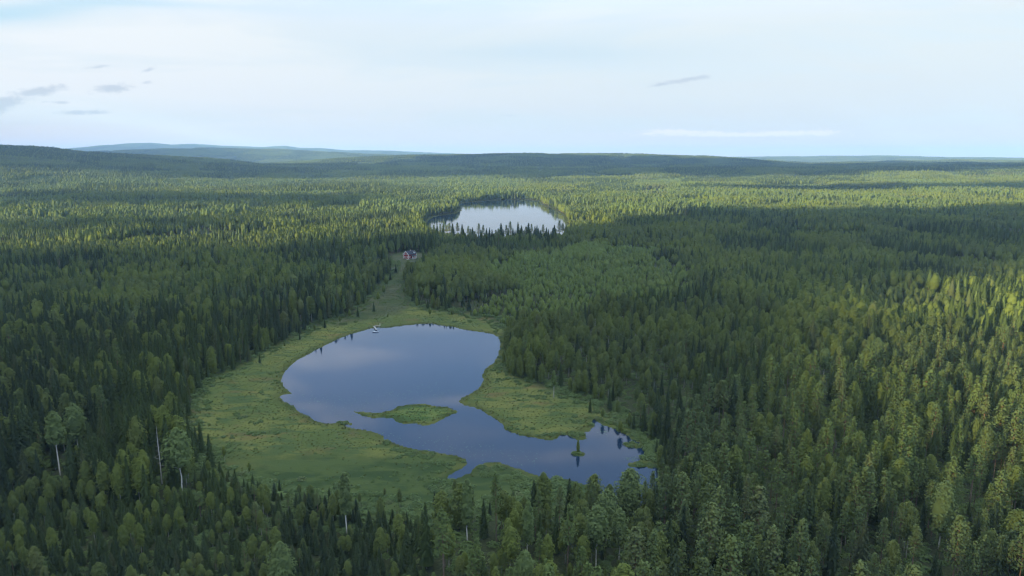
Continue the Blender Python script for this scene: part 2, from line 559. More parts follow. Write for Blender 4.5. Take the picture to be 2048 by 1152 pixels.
# ------------------------------------------------------------------ ground sheet
def build_ground():
    azf = np.radians(np.arange(-46, 46.01, 0.11))
    azb = np.radians(np.arange(48, 312.01, 4.0))
    az = np.concatenate([azf, azb])
    rs = [0.0, 30, 60, 90]
    r = 110.0
    while r < 24000:
        rs.append(r)
        r *= 1.0055 if r < 560 else (1.009 if r < 1800 else 1.02)
    rs = np.array(rs)
    na, nr = len(az), len(rs)
    A, R = np.meshgrid(az, rs[1:])
    x = (R * np.sin(A)).ravel()
    y = (R * np.cos(A)).ravel()
    x = np.concatenate([[0.0], x])
    y = np.concatenate([[0.0], y])
    wsd = water_sd(x, y)
    # frayed shoreline
    wsd2 = wsd + np.where(np.abs(wsd) < 8, 1.6 * (fnoise(x, y, 3.0, 31, 2) - 0.5), 0)
    wsd2 = np.where(y > 700, wsd, wsd2)
    z = ground_h(x, y, wsd2)
    i = np.arange(nr - 2)[:, None] * na
    j = np.arange(na)[None, :]
    j2 = (j + 1) % na
    a = 1 + i + j
    b = 1 + i + j2
    c = 1 + i + na + j2
    d = 1 + i + na + j
    quads = np.stack([a, d, c, b], axis=-1).reshape(-1, 4)
    jj = np.arange(na)
    tris = np.stack([np.zeros(na, int), 1 + jj, 1 + (jj + 1) % na], axis=-1)
    V = np.stack([x, y, z], axis=-1)
    me = np_mesh('ground', V, [quads, tris], smooth=True)
    m = (np.abs(x) < 330) & (y > 110) & (y < 760)
    bog = np.zeros(len(x))
    mead = np.zeros(len(x))
    bog[m] = sstep(-sdf(BOG, x[m], y[m]) + 6 * (fnoise(x[m], y[m], 9, 12) - 0.5), -5, 4)
    mead[m] = sstep(-sdf(MEADOW, x[m], y[m]) + 8 * (fnoise(x[m], y[m], 9, 13) - 0.5), -6, 6)
    isl = np.zeros(len(x))
    mi = (np.abs(x) < 60) & (y > 200) & (y < 420)
    isl[mi] = (sdf(ISLAND, x[mi], y[mi]) < 3).astype(float)
    shore = np.where(y < 700, 1 - sstep(wsd, 0.5, 5.5), (1 - sstep(wsd, 1, 9)))
    for nm, val in (('bog', bog), ('meadow', mead), ('shore', shore), ('isle', isl)):
        at = me.attributes.new(nm, 'FLOAT', 'POINT')
        at.data.foreach_set('value', val.astype(np.float32))
    mt, t, b = new_mat('ground cover')
    geo = t.n.new('ShaderNodeNewGeometry')
    P = geo.outputs['Position']

    def attr(nm):
        n = t.n.new('ShaderNodeAttribute')
        n.attribute_name = nm
        return n.outputs['Fac']
    big = t.noise(P, 0.035, 4, 0.6)
    mid = t.noise(t.vscale(P, (0.35, 1.0, 1.0)), 0.22, 4, 0.6, 0.6)
    fine = t.noise(P, 1.6, 5, 0.7)
    c_for = t.mix(t.ramp(fine, 0.3, 0.7), (0.016, 0.022, 0.010), (0.040, 0.048, 0.022))
    c_bog = t.mix(t.ramp(big, 0.36, 0.62), (0.058, 0.077, 0.022), (0.099, 0.105, 0.029))
    c_bog = t.mix(t.ramp(mid, 0.46, 0.62, 0, 0.9), c_bog, (0.033, 0.055, 0.020))
    red = t.noise(t.vscale(P, (0.6, 1, 1)), 0.075, 4, 0.6)
    c_bog = t.mix(t.ramp(red, 0.55, 0.70, 0, 0.65), c_bog, (0.109, 0.065, 0.031))
    c_bog = t.mix(t.ramp(fine, 0.35, 0.75, 0, 0.55), c_bog, (0.037, 0.056, 0.018))
    # the wetter, darker sedge near the camera side of the bog
    s = t.n.new('ShaderNodeSeparateXYZ')
    t.l.new(P, s.inputs[0])
    wob = t.math('ADD', s.outputs[1], t.math('MULTIPLY', t.math('SUBTRACT', big, 0.5), 60.0))
    nearw = t.ramp(wob, 232.0, 206.0, 0.0, 1.0)
    c_wet = t.mix(t.ramp(mid, 0.4, 0.6), (0.022, 0.039, 0.014), (0.042, 0.060, 0.019))
    c_bog = t.mix(t.math('MULTIPLY', nearw, 0.95), c_bog, c_wet)
    c_mea = t.mix(t.ramp(mid, 0.40, 0.60), (0.026, 0.036, 0.016), (0.057, 0.061, 0.032))
    c_mea = t.mix(t.ramp(big, 0.45, 0.6, 0, 0.7), c_mea, (0.030, 0.048, 0.016))
    c_isl = t.mix(t.ramp(mid, 0.40, 0.60), (0.035, 0.064, 0.019), (0.075, 0.099, 0.028))
    c_sho = t.mix(t.ramp(mid, 0.42, 0.6), (0.027, 0.041, 0.013), (0.061, 0.068, 0.020))
    c = t.mix(attr('bog'), c_for, c_bog)
    c = t.mix(attr('meadow'), c, c_mea)
    c = t.mix(attr('isle'), c, c_isl)
    c = t.mix(t.math('MULTIPLY', attr('shore'), 0.8), c, c_sho)
    t.l.new(c, b.inputs['Base Color'])
    b.inputs['Roughness'].default_value = 0.95
    b.inputs['Specular IOR Level'].default_value = 0.05
    bmp = t.n.new('ShaderNodeBump')
    bmp.inputs['Strength'].default_value = 0.6
    bmp.inputs['Distance'].default_value = 0.25
    t.l.new(fine, bmp.inputs['Height'])
    t.l.new(bmp.outputs[0], b.inputs['Normal'])
    me.materials.append(mt)
    o = link('ground', me)
    tag(o, 'forest floor, bog and grassy clearing spreading to the hills on the horizon', kind='structure')


build_ground()


def water(name, x0, x1, y0, y1, label, rip):
    V = np.array([[x0, y0, 0], [x1, y0, 0], [x1, y1, 0], [x0, y1, 0]], float)
    m, t, b = new_mat(name)
    geo = t.n.new('ShaderNodeNewGeometry')
    P = geo.outputs['Position']
    big = t.noise(P, 0.02, 3)
    b.inputs['Base Color'].default_value = (0.006, 0.016, 0.036, 1)
    b.inputs['IOR'].default_value = 1.33
    b.inputs['Specular IOR Level'].default_value = 0.5
    t.l.new(t.ramp(big, 0.35, 0.65, 0.03, 0.07), b.inputs['Roughness'])
    rp = t.noise(t.vscale(P, (0.5, 1.2, 1)), rip[0], 3, 0.6, 0.3)
    bmp = t.n.new('ShaderNodeBump')
    bmp.inputs['Strength'].default_value = rip[1]
    bmp.inputs['Distance'].default_value = rip[2]
    t.l.new(rp, bmp.inputs['Height'])
    t.l.new(bmp.outputs[0], b.inputs['Normal'])
    me = np_mesh(name, V, np.array([[0, 1, 2, 3]]), (m,))
    o = link(name, me)
    tag(o, label, kind='structure')


pb = np.vstack([POND])
water('pond_water', pb[:, 0].min() - 4, pb[:, 0].max() + 4, pb[:, 1].min() - 4, pb[:, 1].max() + 4,
      'calm dark blue pond mirroring the sky between bog and forest', (1.3, 0.10, 0.02))
water('lake_water', LAKE[:, 0].min() - 6, LAKE[:, 0].max() + 6, LAKE[:, 1].min() - 6, LAKE[:, 1].max() + 6,
      'pale shining lake behind the row of pines', (0.30, 0.5, 0.05))


# ------------------------------------------------------------------ tree forms
def frames(n, rng):
    """orthonormal in-plane axes for normals n with a random spin"""
    n = n / np.linalg.norm(n, axis=1, keepdims=True)
    r = rng.normal(size=n.shape)
    u = np.cross(n, r)
    u /= np.linalg.norm(u, axis=1, keepdims=True) + 1e-9
    v = np.cross(n, u)
    return n, u, v


def cards(C, N, size, aspect, rng, axis=None, bend=0.25, M=None):
    """one bent quad per point"""
    n, u, v = frames(N, rng)
    if axis is not None:
        u = axis - (axis * n).sum(1, keepdims=True) * n
        u /= np.linalg.norm(u, axis=1, keepdims=True) + 1e-9
        v = np.cross(n, u)
    a = (size * 0.5)[:, None]
    b = (size * aspect * 0.5)[:, None]
    k = bend * a * n
    V = np.stack([C - u * a - k, C - v * b + k, C + u * a - k, C + v * b + k], axis=1)
    V += rng.normal(size=V.shape) * (size * 0.07)[:, None, None]
    F = np.arange(len(C) * 4).reshape(-1, 4)
    if M is None:
        return V.reshape(-1, 3), F
    M = M / (np.linalg.norm(M, axis=1, keepdims=True) + 1e-9)
    g = np.cross(V[:, 2] - V[:, 0], V[:, 3] - V[:, 1])
    g /= np.linalg.norm(g, axis=1, keepdims=True) + 1e-9
    flip = (g * M).sum(1) < 0
    F[flip] = F[flip][:, ::-1]
    g = np.where(flip[:, None], -g, g)
    q = M * 0.85 + g * 0.45
    q /= np.linalg.norm(q, axis=1, keepdims=True)
    return V.reshape(-1, 3), F, np.repeat(q, 4, axis=0)


def tube(P, R, k=6):
    """tapered tube along P with radii R"""
    P = np.asarray(P, float)
    n = len(P)
    T = np.gradient(P, axis=0)
    T /= np.linalg.norm(T, axis=1, keepdims=True) + 1e-9
    ref = np.where(np.abs(T[:, 2:3]) > 0.9, np.array([[1.0, 0, 0]]), np.array([[0, 0, 1.0]]))
    u = np.cross(T, ref)
    u /= np.linalg.norm(u, axis=1, keepdims=True) + 1e-9
    v = np.cross(T, u)
    ang = np.linspace(0, 2 * math.pi, k, endpoint=False)
    R = np.asarray(R, float)
    V = P[:, None] + R[:, None, None] * (np.cos(ang)[None, :, None] * u[:, None] + np.sin(ang)[None, :, None] * v[:, None])
    V = V.reshape(-1, 3)
    i = np.arange(n - 1)[:, None] * k
    j = np.arange(k)[None]
    F = np.stack([i + j, i + (j + 1) % k, i + k + (j + 1) % k, i + k + j], -1).reshape(-1, 4)
    return V, F


def merge(parts):
    V, F, o = [], [], 0
    for v, f in parts:
        V.append(v)
        F.append(f + o)
        o += len(v)
    return np.concatenate(V), np.concatenate(F)


def spruce_form(rng, lod, H=18.0):
    R = rng.uniform(0.145, 0.195) * H
    lv = (30, 11, 9)[lod]
    nb = (8, 6, 5)[lod]
    nq = (4, 2, 1)[lod]
    sz = (1.0, 1.5, 2.5)[lod]
    base = rng.uniform(0.06, 0.16)
    C, N, S, A, M = [], [], [], [], []
    for i in range(lv):
        t = (i + rng.uniform(0, .6)) / lv
        z0 = H * (base + (1 - base) * t)
        r = R * ((1 - t) ** 0.8) * rng.uniform(0.8, 1.12) + 0.12
        if t < 0.12:
            r *= 0.75
        n = max(3, int(round(nb * (0.5 + 0.5 * (1 - t)))))
        ph = rng.uniform(0, 6.28)
        for k in range(n):
            a = ph + 6.283 * k / n + rng.normal() * 0.18
            L = r * rng.uniform(0.72, 1.12)
            d = np.array([math.cos(a), math.sin(a), 0])
            for q in range(nq):
                f = (q + rng.uniform(0.45, 1.0)) / nq
                if nq == 1:
                    f = 0.62
                c = d * L * f
                c[2] = z0 - L * 0.30 * f + 0.10 * L * f * f
                C.append(c + rng.normal(size=3) * 0.07)
                N.append(np.array([0, 0, 1.0]) * 0.85 + d * 0.75 + rng.normal(size=3) * 0.28)
                M.append(np.array([0, 0, 0.75]) + d * (0.35 + 0.65 * f))
                S.append(sz * (0.62 + 0.55 * (1 - t)) * (1.15 - 0.3 * f) * (1.0 if nq > 1 else 0.8))
                A.append(d + np.array([0, 0, -0.25]) + rng.normal(size=3) * 0.25)
    # leader
    for k in range(3):
        C.append(np.array([0, 0, H * (0.975 + 0.012 * k)]))
        N.append(np.array([math.cos(k * 2.1), math.sin(k * 2.1), 0.2]))
        M.append(np.array([math.cos(k * 2.1), math.sin(k * 2.1), 1.0]))
        S.append(0.75 * (1 if lod < 2 else 1.6))
        A.append(np.array([0, 0, 1.0]))
    cr = cards(np.array(C), np.array(N), np.array(S), 0.62, rng, np.array(A), M=np.array(M))
    if lod == 0:
        cr = with_shell(cr, lumpy_crown(rng, 'spruce', H, 9, 14, base, R * 0.66, 0.12))
    else:
        cr = with_shell(cr, lumpy_crown(rng, 'spruce', H, 9, 12, base, R * 0.95, 0.20))
    tr = tube([(0, 0, -0.6), (0, 0, H * .3), (0.03, 0, H * .7), (0, 0, H * .98)], [H * .0125, H * .010, H * .005, .02], (7, 5, 3)[lod])
    return cr, tr


def pine_form(rng, lod, H=19.0):
    R = rng.uniform(0.095, 0.125) * H
    base = rng.uniform(0.36, 0.52)
    lv = (18, 8, 6)[lod]
    nb = (6, 5, 4)[lod]
    nq = (9, 4, 1)[lod]
    C, N, S, A, M = [], [], [], [], []
    sticks = []
    lean = rng.normal(size=2) * 0.012 * H
    for i in range(lv):
        t = (i + rng.uniform(0, .5)) / lv
        z0 = H * (base + (1 - base) * t)
        r = R * (1 - t) ** 0.9 * (0.65 + 0.35 * sstep(np.array(t), 0, 0.22)) * rng.uniform(0.8, 1.15) + 0.2
        n = max(3, int(round(nb * (0.6 + 0.4 * (1 - t)))))
        ph = rng.uniform(0, 6.28)
        ax = np.array([lean[0] * (z0 / H) ** 2, lean[1] * (z0 / H) ** 2, 0])
        for k in range(n):
            if rng.random() < (0.16 if t < 0.5 else 0.04):
                continue
            a = ph + 6.283 * k / n + rng.normal() * 0.25
            L = r * rng.uniform(0.65, 1.2)
            d = np.array([math.cos(a), math.sin(a), 0])
            rise = 0.10 + 0.45 * t
            tip = ax + d * L + np.array([0, 0, z0 + L * rise])
            root = ax + np.array([0, 0, z0])
            if lod == 0:
                sticks.append(([root, root * .5 + tip * .5 - np.array([0, 0, .06 * L]), tip], [0.045, 0.03, 0.012]))
            for q in range(nq):
                f = rng.uniform(0.42, 1.08) if nq > 1 else 0.75
                c = root * (1 - f) + tip * f
                off = rng.normal(size=3) * (0.26 + 0.10 * L * (1 - abs(f - .75))) * np.array([1, 1, 0.55])
                C.append(c + off)
                N.append(off * 1.2 + np.array([0, 0, 0.9]) + d * 0.45 + rng.normal(size=3) * 0.3)
                M.append(off * 1.3 + np.array([0, 0, 0.7]) + d * 0.6)
                S.append((0.60, 1.05, 2.7)[lod] * rng.uniform(0.75, 1.2))
                A.append(d + np.array([0, 0, 0.6]) + rng.normal(size=3) * 0.4)
    top = np.array([lean[0], lean[1], H])
    for k in range(5 if lod < 2 else 2):
        C.append(top + rng.normal(size=3) * .15 - np.array([0, 0, .25]))
        N.append(rng.normal(size=3) + np.array([0, 0, .4]))
        M.append(rng.normal(size=3) * .3 + np.array([0, 0, 1.0]))
        S.append((0.8, 1.1, 1.8)[lod])
        A.append(np.array([0, 0, 1.0]))
    cr = cards(np.array(C), np.array(N), np.array(S), 0.7, rng, np.array(A), M=np.array(M))
    if lod == 1:
        cr = with_shell(cr, lumpy_crown(rng, 'pine', H, 8, 9, base + .02, R * 0.86, 0.26))
    zs = np.array([-0.6, H * .3, H * .6, H * .98])
    P = [(lean[0] * (z / H) ** 2, lean[1] * (z / H) ** 2, z) for z in zs]
    parts = [tube(P, [H * .0105, H * .0085, H * .006, .03], (7, 5, 3)[lod])]
    if lod == 0:
        for _ in range(7):   # dead snapped lower limbs
            z0 = H * rng.uniform(0.2, base)
            a = rng.uniform(0, 6.28)
            L = rng.uniform(0.5, 1.6)
            ax = np.array([lean[0] * (z0 / H) ** 2, lean[1] * (z0 / H) ** 2, z0])
            sticks.append(([ax, ax + np.array([math.cos(a) * L, math.sin(a) * L, -0.1 * L])], [0.035, 0.012]))
        parts += [tube(p, r_, 3) for p, r_ in sticks]
    return cr, merge(parts)


def birch_form(rng, lod, H=16.0, base=None, slim=1.0, R=None):
    R = (R or rng.uniform(0.135, 0.18)) * H * slim
    base = rng.uniform(0.26, 0.44) if base is None else base
    ncl = (64, 26, 13)[lod]
    nq = (26, 8, 4)[lod]
    C, N, S, M = [], [], [], []
    sticks = []
    gold = 2.399963
    for i in range(ncl):
        t = ((i + 0.5) / ncl) ** 0.92
        z = H * (base + (1 - base) * t)
        env = R * (math.sin(math.pi * min(1, (t * 0.90 + 0.10)) ** 0.88) ** 0.62)
        a = i * gold + rng.normal() * 0.35
        rr = env * (rng.uniform(0.45, 0.86) if rng.random() > .15 else rng.uniform(0, .4))
        if t > 0.95:
            rr *= 0.4
        c0 = np.array([math.cos(a) * rr, math.sin(a) * rr, z])
        br = rng.uniform(0.75, 1.15) * R * (0.40 + 0.10 * (1 - t)) * (0.75 if t > .9 else 1)
        m = int(nq * max(1.0, R / 2.9) ** 1.4)
        d = rng.normal(size=(m, 3))
        d /= np.linalg.norm(d, axis=1, keepdims=True)
        d[:, 2] = np.where(d[:, 2] < -0.4, -d[:, 2], d[:, 2])
        rad = br * rng.uniform(0.78, 1.06, size=(m, 1))
        C.append(c0 + d * rad * np.array([1, 1, 1.15]))
        outw = c0 * np.array([1, 1, 0]) / (R + 1e-6)
        N.append(d * 0.9 + outw * 0.8 + np.array([0, 0, 0.65]) + rng.normal(size=(m, 3)) * 0.25)
        M.append(d * 0.75 + outw * 0.75 + np.array([0, 0, 0.45 + 0.5 * t]))
        S.append(np.full(m, (0.62, 0.95, 1.9)[lod]) * rng.uniform(0.7, 1.25, m))
        if lod == 0 and i % 2 == 0:
            sticks.append(([(0, 0, max(H * base * .9, z - rr * 0.9 - 1)), tuple(c0 * np.array([.5, .5, 1]) - np.array([0, 0, .4])), tuple(c0)], [0.06, 0.035, 0.01]))
    cr = cards(np.concatenate(C), np.concatenate(N), np.concatenate(S), 0.8, rng, M=np.concatenate(M))
    if lod == 0:
        cr = with_shell(cr, lumpy_crown(rng, 'birch', H, 10, 10, base + .04, R * 0.72, 0.14))
    else:
        cr = with_shell(cr, lumpy_crown(rng, 'birch', H, 10, 9, base, R * 0.98, 0.20))
    wob = rng.normal(size=2) * 0.012 * H
    parts = [tube([(0, 0, -0.6), (wob[0], wob[1], H * .3), (wob[0] * .5, -wob[1], H * .62), (0, 0, H * .95)], [H * .0105, H * .0085, H * .0055, .02], (7, 5, 3)[lod])]
    parts += [tube(p, r_, 3) for p, r_ in sticks]
    return cr, merge(parts)


KINDS = {
    'spruce': dict(form=spruce_form, leaf=M_SPRUCE, bark=B_SPRUCE, H=18.0),
    'pine': dict(form=pine_form, leaf=M_PINE, bark=B_PINE, H=19.0),
    'birch': dict(form=birch_form, leaf=M_BIRCH, bark=B_BIRCH, H=16.0),
}
def low_tree(rg, x, y, kind, H, n=6):
    ang = np.linspace(0, 6.283, n, endpoint=False) + rg.uniform(0, 1)
    if kind == 0:
        zr = [(0.12, 0.9), (0.45, 0.62), (1.0, 0.0)]
        R = 0.15 * H
    else:
        zr = [(0.25, 0.55), (0.5, 1.0), (0.82, 0.75), (1.0, 0.05)]
        R = 0.165 * H
    V, F = [], []
    for (zz, rr) in zr:
        q = R * rr * rg.uniform(0.7, 1.25, n)
        V.append(np.stack([x + np.cos(ang) * q, y + np.sin(ang) * q, np.full(n, zz * H) + rg.normal(size=n) * 0.045 * H * (rr > 0)], -1))
    V = np.concatenate(V)
    for i in range(len(zr) - 1):
        for j in range(n):
            F.append((i * n + j, i * n + (j + 1) % n, (i + 1) * n + (j + 1) % n, (i + 1) * n + j))
    return V, np.array(F)




def lumpy_crown(rg, kind, H, n, rings, base, R, jit):
    """closed uneven crown shell: tiers for spruce, rounded lobes for birch, ragged whorls for pine"""
    V = []
    for i in range(rings + 1):
        t = i / rings
        z = H * (base + (0.985 - base) * t)
        if kind == 'spruce':
            r = R * (1 - t) ** 0.85 * (1.12 if i % 2 == 0 else 0.72) + 0.04
            dz = -0.045 * H * (1 - t) * (1 if i % 2 == 0 else 0)
        elif kind == 'pine':
            r = R * ((1 - t) ** 0.7) * (0.72 + 0.28 * min(1, t * 5)) * (1.12 if i % 2 == 0 else 0.78) + 0.06
            dz = 0.02 * H * (1 if i % 2 == 0 else 0)
        else:
            r = R * math.sin(math.pi * min(1, (t * 0.90 + 0.10)) ** 0.88) ** 0.62 + 0.05
            dz = 0
        a = np.linspace(0, 6.28318, n, endpoint=False) + (0.5 * (i % 2)) * 6.28318 / n + rg.normal(size=n) * 0.10
        q = r * rg.uniform(1 - jit, 1 + jit, n)
        V.append(np.stack([np.cos(a) * q, np.sin(a) * q, z + dz + rg.normal(size=n) * jit * 0.05 * H * (0 if i == rings else 1)], -1))
    V = np.concatenate(V)
    F = []
    for i in range(rings):
        for j in range(n):
            F.append((i * n + j, i * n + (j + 1) % n, (i + 1) * n + (j + 1) % n, (i + 1) * n + j))
    return V, np.array(F)


def smooth_n(V, F):
    g = np.cross(V[F[:, 2]] - V[F[:, 0]], V[F[:, 3]] - V[F[:, 1]])
    N = np.zeros_like(V)
    for k in range(4):
        np.add.at(N, F[:, k], g)
    return N / (np.linalg.norm(N, axis=1, keepdims=True) + 1e-9)


def with_shell(cr, shell):
    V, F = shell
    return np.concatenate([cr[0], V]), np.concatenate([cr[1], F + len(cr[0])]), np.concatenate([cr[2], smooth_n(V, F)])


NVAR = (8, 5, 6)
FORMS = bpy.data.collections.new('tree forms')     # not linked to the scene: sources of the scattered forest
FORM_INDEX = {}
SPLIT_MESH = {}
_names = []


def join_mesh(name, cr, tr, leaf, bark):
    V = np.concatenate([cr[0], tr[0]])
    F = np.concatenate([cr[1], tr[1] + len(cr[0])])
    mi = np.concatenate([np.zeros(len(cr[1]), int), np.ones(len(tr[1]), int)])
    return np_mesh(name, V, F, (leaf, bark), mi, cr[2] is not None, cr[2])


for kn, K in KINDS.items():
    coll = bpy.data.collections.new(kn + ' forms')
    K['coll'] = coll
    idx = 0
    for lod in range(3):
        for v in range(NVAR[lod]):
            rng = np.random.default_rng(1000 + 100 * lod + v + len(kn) * 7)
            if lod < 2:
                cr, tr = K['form'](rng, lod)
            else:
                a, f = low_tree(rng, 0, 0, ('spruce', 'pine', 'birch').index(kn), K['H'], 7)
                cr, tr = (a, f, None), tube([(0, 0, -.6), (0, 0, K['H'] * .6)], [.16, .1], 3)
            nm = '%s_form_%03d' % (kn, idx)
            o = bpy.data.objects.new(nm, join_mesh(nm, cr, tr, K['leaf'], K['bark']))
            coll.objects.link(o)
            if lod == 0:
                SPLIT_MESH[(kn, v)] = (np_mesh('crown', cr[0], cr[1], (K['leaf'],), None, True, cr[2]), np_mesh('trunk', tr[0], tr[1], (K['bark'],), smooth=True))
            idx += 1
# bushy saplings that keep their leaves down to the ground: light ones, then darker ones
BUSH0 = sum(NVAR)
for v in range(8):
    nm = 'birch_form_%03d' % (BUSH0 + v)
    cr, tr = birch_form(np.random.default_rng(4000 + v), 1 if v < 4 else 0, base=0.05, R=0.24 if v < 4 else 0.2)
    KINDS['birch']['coll'].objects.link(bpy.data.objects.new(nm, join_mesh(nm, cr, tr, M_YOUNGLEAF if v < 4 else M_BIRCH, B_BIRCH)))


def scatter(name, coll, P, rz, scl, var, label, cat=None, tilt=None, kind='stuff'):
    me = bpy.data.meshes.new(name)
    me.vertices.add(len(P))
    me.vertices.foreach_set('co', np.asarray(P, np.float32).ravel())
    rot = np.zeros((len(P), 3), np.float32)
    rot[:, 2] = rz
    if tilt is not None:
        rot[:, :2] = tilt
    scl = np.asarray(scl, np.float32)
    if scl.ndim == 1:
        scl = np.repeat(scl[:, None], 3, axis=1)
    a = me.attributes.new('rot', 'FLOAT_VECTOR', 'POINT')
    a.data.foreach_set('vector', rot.ravel())
    a = me.attributes.new('scl', 'FLOAT_VECTOR', 'POINT')
    a.data.foreach_set('vector', scl.astype(np.float32).ravel())
    a = me.attributes.new('var', 'INT', 'POINT')
    a.data.foreach_set('value', np.asarray(var, np.int32))
    o = link(name, me)
    ng = bpy.data.node_groups.new(name, 'GeometryNodeTree')
    ng.interface.new_socket('Geometry', in_out='INPUT', socket_type='NodeSocketGeometry')
    ng.interface.new_socket('Geometry', in_out='OUTPUT', socket_type='NodeSocketGeometry')
    N, L = ng.nodes, ng.links
    gi, go = N.new('NodeGroupInput'), N.new('NodeGroupOutput')
    ip = N.new('GeometryNodeInstanceOnPoints')
    ci = N.new('GeometryNodeCollectionInfo')
    ci.inputs['Collection'].default_value = coll
    ci.inputs['Separate Children'].default_value = True
    ci.inputs['Reset Children'].default_value = True

    def na(nm, ty):
        n = N.new('GeometryNodeInputNamedAttribute')
        n.data_type = ty
        n.inputs['Name'].default_value = nm
        return n.outputs[0]
    e2r = N.new('FunctionNodeEulerToRotation')
    L.new(na('rot', 'FLOAT_VECTOR'), e2r.inputs[0])
    L.new(gi.outputs[0], ip.inputs['Points'])
    L.new(ci.outputs[0], ip.inputs['Instance'])
    ip.inputs['Pick Instance'].default_value = True
    L.new(na('var', 'INT'), ip.inputs['Instance Index'])
    L.new(e2r.outputs[0], ip.inputs['Rotation'])
    L.new(na('scl', 'FLOAT_VECTOR'), ip.inputs['Scale'])
    L.new(ip.outputs[0], go.inputs[0])
    md = o.modifiers.new('scatter', 'NODES')
    md.node_group = ng
    tag(o, label, cat, kind=kind)
    return o


# ------------------------------------------------------------------ where trees stand
def jgrid(x0, x1, y0, y1, s, rng, jit=0.42):
    nx, ny = int((x1 - x0) / s), int((y1 - y0) / (s * 0.87))
    i, j = np.meshgrid(np.arange(nx), np.arange(ny))
    x = x0 + (i + 0.5 * (j % 2)) * s + rng.uniform(-jit, jit, i.shape) * s
    y = y0 + j * s * 0.87 + rng.uniform(-jit, jit, i.shape) * s
    return x.ravel(), y.ravel()


rng = np.random.default_rng(42)
FAR_TREES = 1750.0
bands = [(60, 420, 2.6), (420, 900, 3.7), (900, FAR_TREES, 4.4)]
def stands(x, y, size, seed):
    """random numbers per forest stand (warped cells)"""
    wx = x + size * 1.1 * (fnoise(x, y, size * 0.8, seed) - 0.5)
    wy = y + size * 1.1 * (fnoise(x, y, size * 0.8, seed + 1) - 0.5)
    cx_, cy_ = np.floor(wx / size).astype(np.int64), np.floor(wy / (size * 1.3)).astype(np.int64)

    def hsh(k):
        n = (cx_ * 73856093 + cy_ * 19349663 + (seed + k) * 83492791) & 0x7fffffff
        n = ((n ^ (n >> 13)) * 1274126177) & 0x7fffffff
        return ((n ^ (n >> 16)) & 0xffff) / 65535.0
    return hsh(1), hsh(2), hsh(3)


